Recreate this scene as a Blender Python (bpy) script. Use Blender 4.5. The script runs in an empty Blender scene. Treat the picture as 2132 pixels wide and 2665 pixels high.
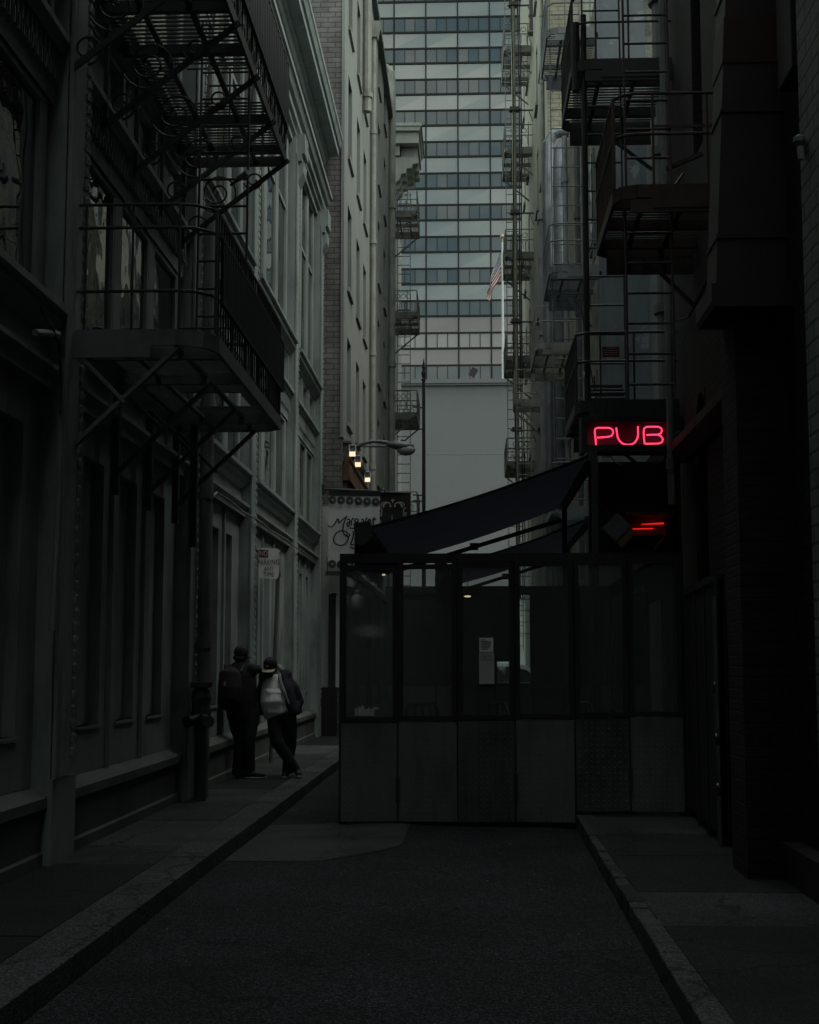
import bpy, math, random
from mathutils import Vector, Matrix
R = math.radians
random.seed(7)
SC = bpy.context.scene
COL = SC.collection
# ---------------------------------------------------------------- camera measures
F, CU, CV, H = 3700.0, 1066.0, 1332.5, 1.7
TH = math.atan(398 / F); PS = math.atan(154 / F * math.cos(TH))
FW = Vector((-math.sin(PS) * math.cos(TH), math.cos(PS) * math.cos(TH), math.sin(TH)))
RT = Vector((math.cos(PS), math.sin(PS), 0)); UP = RT.cross(FW)
CAM = Vector((0, 0, H))
def ray(u, v): return FW * F + RT * (u - CU) + UP * (CV - v)
def aY(u, v, Y): d = ray(u, v); return CAM + d * (Y / d.y)
def aX(u, v, X): d = ray(u, v); return CAM + d * (X / d.x)
def aZ(u, v, Z): d = ray(u, v); return CAM + d * ((Z - H) / d.z)

# ---------------------------------------------------------------- mesh builder
class MB:
    def __init__(s): s.v = []; s.f = []; s.m = []
    def add(s, vs, fs, mi=0):
        o = len(s.v); s.v += [tuple(p) for p in vs]
        for f in fs: s.f.append([i + o for i in f]); s.m.append(mi)
        return s
    def box(s, x0, x1, y0, y1, z0, z1, mi=0):
        x0, x1 = sorted((x0, x1)); y0, y1 = sorted((y0, y1)); z0, z1 = sorted((z0, z1))
        return s.add([(x0,y0,z0),(x1,y0,z0),(x1,y1,z0),(x0,y1,z0),(x0,y0,z1),(x1,y0,z1),(x1,y1,z1),(x0,y1,z1)],
            [(0,3,2,1),(4,5,6,7),(0,1,5,4),(1,2,6,5),(2,3,7,6),(3,0,4,7)], mi)
    def bar(s, p, q, w, h=None, up=(0,0,1), mi=0):
        p, q = Vector(p), Vector(q); h = w if h is None else h
        d = (q - p).normalized(); up = Vector(up)
        if abs(d.dot(up)) > .98: up = Vector((0,1,0)) if abs(d.y) < .9 else Vector((1,0,0))
        a = d.cross(up).normalized(); b = a.cross(d)
        a *= w / 2; b *= h / 2
        return s.add([p-a-b,p+a-b,p+a+b,p-a+b,q-a-b,q+a-b,q+a+b,q-a+b],
            [(0,3,2,1),(4,5,6,7),(0,1,5,4),(1,2,6,5),(2,3,7,6),(3,0,4,7)], mi)
    def tube(s, pts, r, n=8, mi=0, closed=False, side=None):
        """r: number, list of numbers or list of (ra, rb); side: fixed reference direction for ra"""
        pts = [Vector(p) for p in pts]; k = len(pts); vs = []; fs = []
        a = None
        for i, p in enumerate(pts):
            if closed: d = pts[(i+1) % k] - pts[i-1]
            else: d = pts[min(i+1, k-1)] - pts[max(i-1, 0)]
            d.normalize()
            if side is not None: a = Vector(side) - d * Vector(side).dot(d)
            elif a is None:
                a = Vector((0,0,1)) if abs(d.z) < .9 else Vector((1,0,0))
                a = a - d * a.dot(d)
            else: a = a - d * a.dot(d)
            if a.length < 1e-6: a = d.orthogonal()
            a.normalize(); b = d.cross(a)
            rr = r[i] if isinstance(r, (list, tuple)) else r
            ra, rb = rr if isinstance(rr, (list, tuple)) else (rr, rr)
            for j in range(n):
                t = 2 * math.pi * j / n
                vs.append(p + a * (math.cos(t) * ra) + b * (math.sin(t) * rb))
        for i in range(k if closed else k - 1):
            for j in range(n):
                i2 = (i + 1) % k
                fs.append((i*n+j, i*n+(j+1)%n, i2*n+(j+1)%n, i2*n+j))
        if not closed: fs += [tuple(range(n-1,-1,-1)), tuple(range((k-1)*n, k*n))]
        return s.add(vs, fs, mi)
    def prism(s, poly, axis, a, b, mi=0):
        """poly: 2-D outline; axis 'x': (y,z), 'y': (x,z), 'z': (x,y); extruded from a to b"""
        def P(p, t): return {'x': (t,p[0],p[1]), 'y': (p[0],t,p[1]), 'z': (p[0],p[1],t)}[axis]
        n = len(poly); ar = sum(poly[i][0]*poly[(i+1)%n][1]-poly[(i+1)%n][0]*poly[i][1] for i in range(n))
        if ar < 0: poly = poly[::-1]
        vs = [P(p, a) for p in poly] + [P(p, b) for p in poly]
        flip = (axis == 'y') ^ (b < a)
        fs = [tuple(range(n-1,-1,-1)), tuple(range(n, 2*n))] + [(i,(i+1)%n,n+(i+1)%n,n+i) for i in range(n)]
        if flip: fs = [f[::-1] for f in fs]
        return s.add(vs, fs, mi)
    def lathe(s, prof, c, n=16, mi=0):
        c = Vector(c); vs = []; fs = []
        for r, z in prof:
            for j in range(n):
                t = 2*math.pi*j/n; vs.append(c + Vector((r*math.cos(t), r*math.sin(t), z)))
        for i in range(len(prof)-1):
            for j in range(n): fs.append((i*n+j, i*n+(j+1)%n, (i+1)*n+(j+1)%n, (i+1)*n+j))
        fs += [tuple(range(n-1,-1,-1)), tuple(range((len(prof)-1)*n, len(prof)*n))]
        return s.add(vs, fs, mi)
    def ball(s, c, rx, ry=None, rz=None, n=12, mi=0, rot=None):
        ry = ry or rx; rz = rz or rx; c = Vector(c); vs = []; fs = []; k = n//2 + 1
        for i in range(k + 1):
            ph = -math.pi/2 + math.pi * min(max(i/k, .02), .98)
            for j in range(n):
                t = 2*math.pi*j/n
                p = Vector((rx*math.cos(ph)*math.cos(t), ry*math.cos(ph)*math.sin(t), rz*math.sin(ph)))
                vs.append(c + (rot @ p if rot else p))
        for i in range(k):
            for j in range(n): fs.append((i*n+j, i*n+(j+1)%n, (i+1)*n+(j+1)%n, (i+1)*n+j))
        fs += [tuple(range(n-1,-1,-1)), tuple(range(k*n, (k+1)*n))]
        return s.add(vs, fs, mi)
    def sheet(s, fn, nu, nv, mi=0, mifn=None):
        vs = [fn(i/nu, j/nv) for j in range(nv+1) for i in range(nu+1)]; o = len(s.v)
        s.v += [tuple(p) for p in vs]
        for j in range(nv):
            for i in range(nu):
                a = o + j*(nu+1) + i
                s.f.append([a, a+1, a+nu+2, a+nu+1]); s.m.append(mifn((i+.5)/nu, (j+.5)/nv) if mifn else mi)
        return s
    def holes(s, P, a0, a1, b0, b1, hs, depth, mi=0, mir=None):
        """wall face with real rectangular holes; P(a, b, d) -> point, d = depth inwards"""
        A = sorted({a0, a1, *[h[0] for h in hs], *[h[1] for h in hs]}); B = sorted({b0, b1, *[h[2] for h in hs], *[h[3] for h in hs]})
        for i in range(len(A)-1):
            for j in range(len(B)-1):
                ca, cb = (A[i]+A[i+1])/2, (B[j]+B[j+1])/2
                if any(h[0] < ca < h[1] and h[2] < cb < h[3] for h in hs): continue
                s.add([P(A[i],B[j],0),P(A[i+1],B[j],0),P(A[i+1],B[j+1],0),P(A[i],B[j+1],0)], [(0,1,2,3)], mi)
        for h in hs:
            q = [(h[0],h[2]),(h[1],h[2]),(h[1],h[3]),(h[0],h[3])]
            for k in range(4):
                m, n = q[k], q[(k+1)%4]
                s.add([P(*m,0),P(*n,0),P(*n,depth),P(*m,depth)], [(0,1,2,3)], mi if mir is None else mir)
        return s
    def build(s, name, mats, parent=None, smooth=False, at=None, bevel=0):
        me = bpy.data.meshes.new(name)
        o0 = Vector(at) if at is not None else (world_loc(parent) if parent is not None else Vector((0,0,0)))
        me.from_pydata([tuple(Vector(p) - o0) for p in s.v], [], s.f)
        if not isinstance(mats, (list, tuple)): mats = [mats]
        for m in mats: me.materials.append(m)
        me.polygons.foreach_set('material_index', s.m)
        if smooth: me.polygons.foreach_set('use_smooth', [True]*len(s.f))
        me.update()
        o = bpy.data.objects.new(name, me); COL.objects.link(o)
        if parent is not None: o.parent = parent
        else: o.location = o0
        if bevel:
            b = o.modifiers.new('Bevel', 'BEVEL'); b.width = bevel; b.segments = 2; b.limit_method = 'ANGLE'
        return o
def world_loc(o):
    p = Vector((0,0,0))
    while o is not None: p += o.location; o = o.parent
    return p
def tag(o, label=None, cat=None, group=None, kind=None):
    if label: o['label'] = label
    if cat: o['category'] = cat
    if group: o['group'] = group
    if kind: o['kind'] = kind
    return o
def thing(name, loc, label, cat, group=None):
    o = bpy.data.objects.new(name, None); COL.objects.link(o); o.location = loc; o.empty_display_size = .2
    return tag(o, label, cat, group)
def copy_thing(root, delta, label=None):
    r = root.copy(); COL.objects.link(r); r.location = root.location + Vector(delta)
    if label: r['label'] = label
    for ch in list(root.children):
        c = ch.copy(); COL.objects.link(c); c.parent = r
        for g in list(ch.children):
            d = g.copy(); COL.objects.link(d); d.parent = c
    return r
def text_mb(body, size, P, mi=0, depth=.004, sx=1.0, space=1.0):
    """lettering as mesh: P(x, y) -> point on the sign, d pushed along P's third argument"""
    cu = bpy.data.curves.new('t', 'FONT'); cu.body = body; cu.size = size; cu.align_x = 'CENTER'; cu.align_y = 'CENTER'
    cu.space_character = space; cu.resolution_u = 4
    ob = bpy.data.objects.new('t', cu); COL.objects.link(ob)
    bpy.context.view_layer.update()
    me = bpy.data.meshes.new_from_object(ob.evaluated_get(bpy.context.evaluated_depsgraph_get()))
    vs = [P(v.co.x * sx, v.co.y) for v in me.vertices]; fs = [tuple(p.vertices) for p in me.polygons]
    bpy.data.objects.remove(ob); bpy.data.curves.remove(cu); bpy.data.meshes.remove(me)
    return vs, fs
def fused(mb, name, mats, parent, voxel=.012, smooth=6, at=None):
    """one continuous skin over the overlapping limbs in mb"""
    o = mb.build(name + '_raw', mats, None, at=at if at is not None else world_loc(parent))
    r = o.modifiers.new('r', 'REMESH'); r.mode = 'VOXEL'; r.voxel_size = voxel; r.use_smooth_shade = True
    m = o.modifiers.new('s', 'SMOOTH'); m.factor = .5; m.iterations = smooth
    bpy.context.view_layer.update()
    me = bpy.data.meshes.new_from_object(o.evaluated_get(bpy.context.evaluated_depsgraph_get()))
    me.name = name; bpy.data.objects.remove(o)
    if not me.materials:
        me.materials.append(mats if not isinstance(mats, (list, tuple)) else mats[0])
    n = bpy.data.objects.new(name, me); COL.objects.link(n)
    me.polygons.foreach_set('use_smooth', [True]*len(me.polygons))
    if parent is not None: n.parent = parent
    return n

# ---------------------------------------------------------------- materials
def newmat(name):
    m = bpy.data.materials.new(name); m.use_nodes = True
    nt = m.node_tree; b = nt.nodes['Principled BSDF']
    return m, nt, b
def node(nt, t, **k):
    n = nt.nodes.new(t)
    for a, v in k.items():
        if a.startswith('i_'):
            key = a[2:]; n.inputs[int(key) if key.isdigit() else key.replace('_', ' ')].default_value = v
        else: setattr(n, a, v)
    return n
def c4(c): return (c[0], c[1], c[2], 1)
def paint(name, col, rough=.6, metal=0, vary=.35, scale=3.0, streak=True, bump=.15, bscale=60, dark=None, spec=.4, patch=None):
    """painted or bare surface with stains running down, mottling and a fine bump"""
    m, nt, b = newmat(name); L = nt.links.new
    tc = node(nt, 'ShaderNodeTexCoord')
    mp = node(nt, 'ShaderNodeMapping'); mp.inputs['Scale'].default_value = (1, 1, .18 if streak else 1)
    L(tc.outputs['Object'], mp.inputs[0])
    n1 = node(nt, 'ShaderNodeTexNoise', i_Scale=scale * 2.2, i_Detail=8.0, i_Roughness=.65); L(mp.outputs[0], n1.inputs['Vector'])
    n2 = node(nt, 'ShaderNodeTexNoise', i_Scale=scale * .5, i_Detail=4.0); L(tc.outputs['Object'], n2.inputs['Vector'])
    mx = node(nt, 'ShaderNodeMath', operation='MULTIPLY'); L(n1.outputs[0], mx.inputs[0]); L(n2.outputs[0], mx.inputs[1])
    rp = node(nt, 'ShaderNodeValToRGB'); L(mx.outputs[0], rp.inputs[0])
    dk = dark or tuple(c * (1 - vary) for c in col); lt = tuple(min(1, c * (1 + vary * .5)) for c in col)
    rp.color_ramp.elements[0].position = .12; rp.color_ramp.elements[0].color = c4(dk)
    rp.color_ramp.elements[1].position = .42; rp.color_ramp.elements[1].color = c4(lt)
    e = rp.color_ramp.elements.new(.25); e.color = c4(col)
    out = rp.outputs[0]
    if patch:
        pn = node(nt, 'ShaderNodeTexNoise', i_Scale=patch[1], i_Detail=6.0, i_Roughness=.6); L(tc.outputs['Object'], pn.inputs['Vector'])
        pr = node(nt, 'ShaderNodeValToRGB'); L(pn.outputs[0], pr.inputs[0])
        pr.color_ramp.elements[0].position = patch[2]; pr.color_ramp.elements[1].position = patch[2] + .04
        mm = node(nt, 'ShaderNodeMix', data_type='RGBA'); L(pr.outputs[0], mm.inputs[0]); L(out, mm.inputs[6]); mm.inputs[7].default_value = c4(patch[0])
        out = mm.outputs[2]
    L(out, b.inputs['Base Color'])
    rr = node(nt, 'ShaderNodeMapRange'); L(n1.outputs[0], rr.inputs[0]); rr.inputs[3].default_value = max(.05, rough - .12); rr.inputs[4].default_value = min(1, rough + .15)
    L(rr.outputs[0], b.inputs['Roughness'])
    b.inputs['Metallic'].default_value = metal; b.inputs['Specular IOR Level'].default_value = spec
    if bump:
        nb = node(nt, 'ShaderNodeTexNoise', i_Scale=bscale, i_Detail=5.0); L(tc.outputs['Object'], nb.inputs['Vector'])
        bp = node(nt, 'ShaderNodeBump', i_Strength=bump, i_Distance=.02); L(nb.outputs[0], bp.inputs['Height']); L(bp.outputs[0], b.inputs['Normal'])
    return m
def brick(name, c1, c2, mortar, bw=.22, bh=.075, axis='x', rough=.85, bump=.6, spec=.3):
    """courses on a wall facing along x ('x') or along y ('y')"""
    m, nt, b = newmat(name); L = nt.links.new
    tc = node(nt, 'ShaderNodeTexCoord'); sp = node(nt, 'ShaderNodeSeparateXYZ'); L(tc.outputs['Object'], sp.inputs[0])
    cb = node(nt, 'ShaderNodeCombineXYZ'); L(sp.outputs[1 if axis == 'x' else 0], cb.inputs[0]); L(sp.outputs[2], cb.inputs[1])
    wob = node(nt, 'ShaderNodeTexNoise', i_Scale=4.0); L(tc.outputs['Object'], wob.inputs['Vector'])
    ad = node(nt, 'ShaderNodeVectorMath', operation='MULTIPLY_ADD'); L(wob.outputs[1], ad.inputs[0]); ad.inputs[1].default_value = (.02,.02,0); L(cb.outputs[0], ad.inputs[2])
    br = node(nt, 'ShaderNodeTexBrick', i_Scale=1.0); L(ad.outputs[0], br.inputs['Vector'])
    br.inputs['Color1'].default_value = c4(c1); br.inputs['Color2'].default_value = c4(c2); br.inputs['Mortar'].default_value = c4(mortar)
    br.inputs['Brick Width'].default_value = bw; br.inputs['Row Height'].default_value = bh; br.inputs['Mortar Size'].default_value = bh * .11; br.inputs['Mortar Smooth'].default_value = .3
    ns = node(nt, 'ShaderNodeTexNoise', i_Scale=1.6, i_Detail=9.0, i_Roughness=.7); L(tc.outputs['Object'], ns.inputs['Vector'])
    rp = node(nt, 'ShaderNodeValToRGB'); L(ns.outputs[0], rp.inputs[0])
    rp.color_ramp.elements[0].position = .3; rp.color_ramp.elements[0].color = (.45,.45,.45,1); rp.color_ramp.elements[1].position = .7; rp.color_ramp.elements[1].color = (1.15,1.15,1.15,1)
    mx = node(nt, 'ShaderNodeMix', data_type='RGBA', blend_type='MULTIPLY'); mx.inputs[0].default_value = 1; L(br.outputs[0], mx.inputs[6]); L(rp.outputs[0], mx.inputs[7])
    L(mx.outputs[2], b.inputs['Base Color']); b.inputs['Roughness'].default_value = rough; b.inputs['Specular IOR Level'].default_value = spec
    iv = node(nt, 'ShaderNodeMath', operation='SUBTRACT'); iv.inputs[0].default_value = 1; L(br.outputs['Fac'], iv.inputs[1])
    nf = node(nt, 'ShaderNodeTexNoise', i_Scale=45.0, i_Detail=4.0); L(tc.outputs['Object'], nf.inputs['Vector'])
    a2 = node(nt, 'ShaderNodeMath', operation='MULTIPLY_ADD'); L(nf.outputs[0], a2.inputs[0]); a2.inputs[1].default_value = .5; L(iv.outputs[0], a2.inputs[2])
    bp = node(nt, 'ShaderNodeBump', i_Strength=bump, i_Distance=.012); L(a2.outputs[0], bp.inputs['Height']); L(bp.outputs[0], b.inputs['Normal'])
    return m
def mirror_glass(name, col=(.02,.025,.025), ior=1.9, rough=.02, wave=.25, wscale=1.2, tint=(1,1,1)):
    """window glass with a dark room behind: dark base, clear wavy reflection"""
    m, nt, b = newmat(name); L = nt.links.new
    b.inputs['Base Color'].default_value = c4(col); b.inputs['Roughness'].default_value = rough
    b.inputs['IOR'].default_value = ior; b.inputs['Specular Tint'].default_value = c4(tint)
    if wave:
        tc = node(nt, 'ShaderNodeTexCoord'); n = node(nt, 'ShaderNodeTexNoise', i_Scale=wscale, i_Detail=1.5); L(tc.outputs['Object'], n.inputs['Vector'])
        bp = node(nt, 'ShaderNodeBump', i_Strength=wave, i_Distance=.05); L(n.outputs[0], bp.inputs['Height']); L(bp.outputs[0], b.inputs['Normal'])
    return m
def clear_glass(name, dirt=.08, col=(.3,.32,.33), smudge=False):
    """thin sheet: see-through, mirror at grazing angles, wiped dust"""
    m, nt, b = newmat(name); L = nt.links.new
    out = nt.nodes['Material Output']
    tr = node(nt, 'ShaderNodeBsdfTransparent'); tr.inputs[0].default_value = (.86,.89,.89,1)
    gl = node(nt, 'ShaderNodeBsdfGlossy', i_Roughness=.03)
    fr = node(nt, 'ShaderNodeFresnel', i_IOR=1.5)
    m1 = node(nt, 'ShaderNodeMixShader'); L(fr.outputs[0], m1.inputs[0]); L(tr.outputs[0], m1.inputs[1]); L(gl.outputs[0], m1.inputs[2])
    df = node(nt, 'ShaderNodeBsdfDiffuse'); df.inputs[0].default_value = c4(col)
    tc = node(nt, 'ShaderNodeTexCoord'); mp = node(nt, 'ShaderNodeMapping'); mp.inputs['Scale'].default_value = (1.6, 1, 4); L(tc.outputs['Object'], mp.inputs[0])
    n = node(nt, 'ShaderNodeTexNoise', i_Scale=1.7, i_Detail=7.0, i_Roughness=.6, i_Distortion=1.2); L(mp.outputs[0], n.inputs['Vector'])
    rp = node(nt, 'ShaderNodeValToRGB'); L(n.outputs[0], rp.inputs[0]); rp.color_ramp.elements[0].position = .25; rp.color_ramp.elements[0].color = (dirt*.6,)*3+(1,); rp.color_ramp.elements[1].position = .9; rp.color_ramp.elements[1].color = (dirt*1.9,)*3+(1,)
    fac = rp.outputs[0]
    if smudge:                                            # a rubbed oval of dust on the pane
        sp = node(nt, 'ShaderNodeMapping', vector_type='POINT'); sp.inputs['Location'].default_value = (1.52*3.4-.25, 0, -2.06*8-.45); sp.inputs['Scale'].default_value = (3.4, 0, 8); L(tc.outputs['Object'], sp.inputs[0])
        wv = node(nt, 'ShaderNodeVectorMath', operation='MULTIPLY_ADD'); L(n.outputs[1], wv.inputs[0]); wv.inputs[1].default_value = (.5,0,.9); L(sp.outputs[0], wv.inputs[2])
        ln = node(nt, 'ShaderNodeVectorMath', operation='LENGTH'); L(wv.outputs[0], ln.inputs[0])
        rs = node(nt, 'ShaderNodeMapRange'); L(ln.outputs['Value'], rs.inputs[0]); rs.inputs[1].default_value = .2; rs.inputs[2].default_value = .75; rs.inputs[3].default_value = .35; rs.inputs[4].default_value = 0
        am = node(nt, 'ShaderNodeMath', operation='ADD'); L(rp.outputs[0], am.inputs[0]); L(rs.outputs[0], am.inputs[1]); fac = am.outputs[0]
    m2 = node(nt, 'ShaderNodeMixShader'); L(fac, m2.inputs[0]); L(m1.outputs[0], m2.inputs[1]); L(df.outputs[0], m2.inputs[2])
    L(m2.outputs[0], out.inputs[0]); nt.nodes.remove(b)
    return m
def glow(name, col, strength):
    m, nt, b = newmat(name); b.inputs['Base Color'].default_value = c4(tuple(c*.3 for c in col))
    b.inputs['Emission Color'].default_value = c4(col); b.inputs['Emission Strength'].default_value = strength
    return m
def asphalt(name, col, speck=.5, scale=220):
    m, nt, b = newmat(name); L = nt.links.new
    tc = node(nt, 'ShaderNodeTexCoord')
    big = node(nt, 'ShaderNodeTexNoise', i_Scale=.9, i_Detail=8.0, i_Roughness=.62); L(tc.outputs['Object'], big.inputs['Vector'])
    rp = node(nt, 'ShaderNodeValToRGB'); L(big.outputs[0], rp.inputs[0])
    rp.color_ramp.elements[0].position = .3; rp.color_ramp.elements[0].color = c4(tuple(c*.55 for c in col)); rp.color_ramp.elements[1].position = .72; rp.color_ramp.elements[1].color = c4(tuple(c*1.35 for c in col))
    vo = node(nt, 'ShaderNodeTexVoronoi', i_Scale=scale); L(tc.outputs['Object'], vo.inputs['Vector'])
    sp = node(nt, 'ShaderNodeSeparateColor'); L(vo.outputs['Color'], sp.inputs[0])
    r2 = node(nt, 'ShaderNodeValToRGB'); L(sp.outputs[0], r2.inputs[0]); r2.color_ramp.elements[0].position = .55; r2.color_ramp.elements[0].color = (.75,.75,.75,1); r2.color_ramp.elements[1].position = 1; r2.color_ramp.elements[1].color = (1+speck*3,)*3+(1,)
    mx = node(nt, 'ShaderNodeMix', data_type='RGBA', blend_type='MULTIPLY'); mx.inputs[0].default_value = 1; L(rp.outputs[0], mx.inputs[6]); L(r2.outputs[0], mx.inputs[7])
    vc = node(nt, 'ShaderNodeTexVoronoi', feature='DISTANCE_TO_EDGE', i_Scale=.55); wc = node(nt, 'ShaderNodeTexNoise', i_Scale=2.2, i_Detail=6.0); L(tc.outputs['Object'], wc.inputs['Vector'])
    va = node(nt, 'ShaderNodeVectorMath', operation='MULTIPLY_ADD'); L(wc.outputs[1], va.inputs[0]); va.inputs[1].default_value = (.9,.9,0); L(tc.outputs['Object'], va.inputs[2]); L(va.outputs[0], vc.inputs['Vector'])
    rc = node(nt, 'ShaderNodeMapRange'); L(vc.outputs['Distance'], rc.inputs[0]); rc.inputs[1].default_value = .0; rc.inputs[2].default_value = .012; rc.inputs[3].default_value = .25; rc.inputs[4].default_value = 1
    mc = node(nt, 'ShaderNodeMix', data_type='RGBA', blend_type='MULTIPLY'); mc.inputs[0].default_value = 1; L(mx.outputs[2], mc.inputs[6]); L(rc.outputs[0], mc.inputs[7]); mx = mc
    L(mx.outputs[2], b.inputs['Base Color']); b.inputs['Roughness'].default_value = .92; b.inputs['Specular IOR Level'].default_value = .22
    ad = node(nt, 'ShaderNodeMath', operation='MULTIPLY_ADD'); L(big.outputs[0], ad.inputs[0]); ad.inputs[1].default_value = 3.0; L(vo.outputs['Distance'], ad.inputs[2])
    bp = node(nt, 'ShaderNodeBump', i_Strength=.5, i_Distance=.008); L(ad.outputs[0], bp.inputs['Height']); L(bp.outputs[0], b.inputs['Normal'])
    return m
M = {}
M['iron_paint'] = paint('iron_paint', (.24,.283,.28), .55, vary=.45, scale=2.5, bump=.1)
M['iron_light'] = paint('iron_light', (.22,.258,.25), .55, vary=.4, scale=2.5, bump=.1)
M['iron_dark'] = paint('iron_dark', (.13,.15,.15), .6, vary=.4, scale=3)
M['panel_violet'] = paint('panel_violet', (.29,.285,.32), .7, vary=.3, scale=1.5)
M['plinth'] = paint('plinth', (.105,.118,.112), .7, vary=.5, scale=2)
M['black_iron'] = paint('black_iron', (.024,.027,.028), .5, vary=.4, scale=6, bump=.1, spec=.45)
M['mesh_panel'] = paint('mesh_panel', (.015,.017,.02), .55, vary=.3, scale=4, bump=0)
M['grey_iron'] = paint('grey_iron', (.12,.14,.15), .5, vary=.45, scale=5, bump=.1)
M['cream_iron'] = paint('cream_iron', (.2,.2,.17), .55, vary=.5, scale=5, bump=.1)
M['far_iron'] = paint('far_iron', (.13,.135,.12), .6, vary=.5, scale=4, bump=0)
M['red_iron'] = paint('red_iron', (.05,.032,.03), .6, vary=.5, scale=4, bump=.1)
M['stucco'] = paint('stucco', (.205,.225,.212), .85, vary=.25, scale=.9, bump=.25, bscale=30)
M['stucco_trim'] = paint('stucco_trim', (.2,.215,.2), .8, vary=.3, scale=2)
M['white_wall'] = paint('white_wall', (.5,.52,.5), .85, vary=.2, scale=1.2)
M['corner_stone'] = paint('corner_stone', (.24,.26,.24), .8, vary=.35, scale=1.2, bump=.2)
M['blank_wall'] = paint('blank_wall', (.105,.113,.115), .9, vary=.14, scale=.12, bump=.2, bscale=8)
M['brick_return'] = brick('brick_return', (.2,.195,.19), (.165,.16,.155), (.09,.088,.085), .36, .125, 'y')
M['cream_brick_y'] = brick('cream_brick_y', (.27,.27,.205), (.24,.24,.18), (.16,.16,.125), .4, .14, 'y', bump=.4)
M['cream_wall'] = paint('cream_wall', (.225,.24,.195), .85, vary=.3, scale=1)
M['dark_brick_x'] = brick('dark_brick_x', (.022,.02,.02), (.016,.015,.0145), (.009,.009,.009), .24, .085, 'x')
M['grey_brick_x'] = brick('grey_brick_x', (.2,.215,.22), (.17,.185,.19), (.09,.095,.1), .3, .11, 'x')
M['rough_plaster'] = paint('rough_plaster', (.17,.18,.15), .9, vary=.65, scale=5, bump=.8, bscale=14)
M['blue_flank'] = paint('blue_flank', (.115,.135,.15), .7, vary=.35, scale=1.4, patch=((.2,.215,.23), 1.6, .62))
M['chase_metal'] = paint('chase_metal', (.02,.017,.016), .6, vary=.5, scale=2)
M['chase_red'] = paint('chase_red', (.035,.016,.012), .7, vary=.4, scale=3)
M['heater_body'] = paint('heater_body', (.2,.06,.04), .5, vary=.4, scale=6)
M['pale_front'] = paint('pale_front', (.34,.35,.33), .85, vary=.2, scale=.6)
M['near_black'] = paint('near_black', (.018,.018,.018), .75, vary=.4, scale=3)  # near-black for frames and cables, also on the added shade panels
M['galv'] = paint('galv', (.15,.165,.18), .4, metal=.6, vary=.4, scale=5, bump=.05)
M['pipe_grey'] = paint('pipe_grey', (.17,.185,.19), .5, vary=.4, scale=6)
M['pipe_cream'] = paint('pipe_cream', (.22,.23,.205), .6, vary=.35, scale=5)
M['pipe_dark'] = paint('pipe_dark', (.06,.065,.07), .5, vary=.4, scale=6)
M['pipe_yellow'] = paint('pipe_yellow', (.2,.21,.14), .5, vary=.35, scale=5)
M['glass_near'] = mirror_glass('glass_near', (.012,.015,.014), 4.0, .012, .35, 1.3)
M['glass_attic'] = mirror_glass('glass_attic', (.1,.12,.12), 2.0, .05, .2, 1.0)
M['glass_dark'] = mirror_glass('glass_dark', (.012,.013,.014), 1.5, .06, .2, 2)
M['pane_booth'] = clear_glass('pane_booth', .07, (.45,.47,.48))
M['pane_smudge'] = clear_glass('pane_smudge', .11, (.5,.52,.53), smudge=True)
M['pane_rear'] = clear_glass('pane_rear', .01)
M['asphalt'] = asphalt('asphalt', (.009,.0102,.0118), 1.8, 95)
M['patch'] = asphalt('patch', (.055,.06,.063), .2)
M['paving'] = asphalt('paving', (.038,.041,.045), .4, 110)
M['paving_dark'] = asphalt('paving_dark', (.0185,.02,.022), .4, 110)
M['paving_pale'] = asphalt('paving_pale', (.075,.08,.083), .15, 160)  # palest slabs of the paving
M['granite'] = asphalt('granite', (.054,.057,.061), .5, 100)
M['granite_dark'] = asphalt('granite_dark', (.035,.035,.037), .3, 140)
M['tread_light'] = paint('tread_light', (.15,.15,.16), .5, metal=.35, vary=.35, scale=3, bump=.05)
M['tread_dark'] = paint('tread_dark', (.1,.1,.105), .45, metal=.35, vary=.4, scale=3, bump=.05)
M['tread_green'] = paint('tread_green', (.1,.105,.085), .55, metal=.2, vary=.4, scale=3, bump=.05)
M['awning'] = paint('awning', (.06,.064,.085), .55, vary=.4, scale=4, bump=.1)
def translucent(m, col, f):
    nt = m.node_tree; b = nt.nodes['Principled BSDF']; out = nt.nodes['Material Output']
    t = node(nt, 'ShaderNodeBsdfTranslucent'); t.inputs[0].default_value = c4(col); x = node(nt, 'ShaderNodeMixShader'); x.inputs[0].default_value = f
    nt.links.new(b.outputs[0], x.inputs[1]); nt.links.new(t.outputs[0], x.inputs[2]); nt.links.new(x.outputs[0], out.inputs[0])
translucent(M['awning'], (.12,.13,.18), .08)
M['awning_lit_rib'] = paint('awning_lit_rib', (.27,.28,.33), .6, vary=.3, scale=4, bump=.1)  # paler stripes put the lit rib lines into the fabric colour
M['white_cloth'] = paint('white_cloth', (.86,.86,.88), .9, vary=.12, scale=8, streak=False, bump=.1)
M['banner_grey'] = paint('banner_grey', (.5,.52,.53), .9, vary=.12, scale=2, bump=.05)
M['banner_black'] = paint('banner_black', (.012,.012,.014), .85, vary=.2, bump=.05)
M['ink'] = paint('ink', (.03,.033,.04), .8, vary=.1, bump=0)
M['pale_ink'] = paint('pale_ink', (.33,.33,.3), .8, vary=.15, bump=0)
M['sign_white'] = paint('sign_white', (.78,.79,.8), .45, vary=.18, scale=4, bump=0)
M['sign_red'] = paint('sign_red', (.15,.012,.02), .5, vary=.15, bump=0)
M['wood'] = paint('wood', (.13,.075,.045), .65, vary=.6, scale=3)
M['lamp_grey'] = paint('lamp_grey', (.13,.14,.15), .45, metal=.3, vary=.3)
M['lamp_glass'] = paint('lamp_glass', (.3,.31,.32), .2, vary=.1, bump=0)
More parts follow.
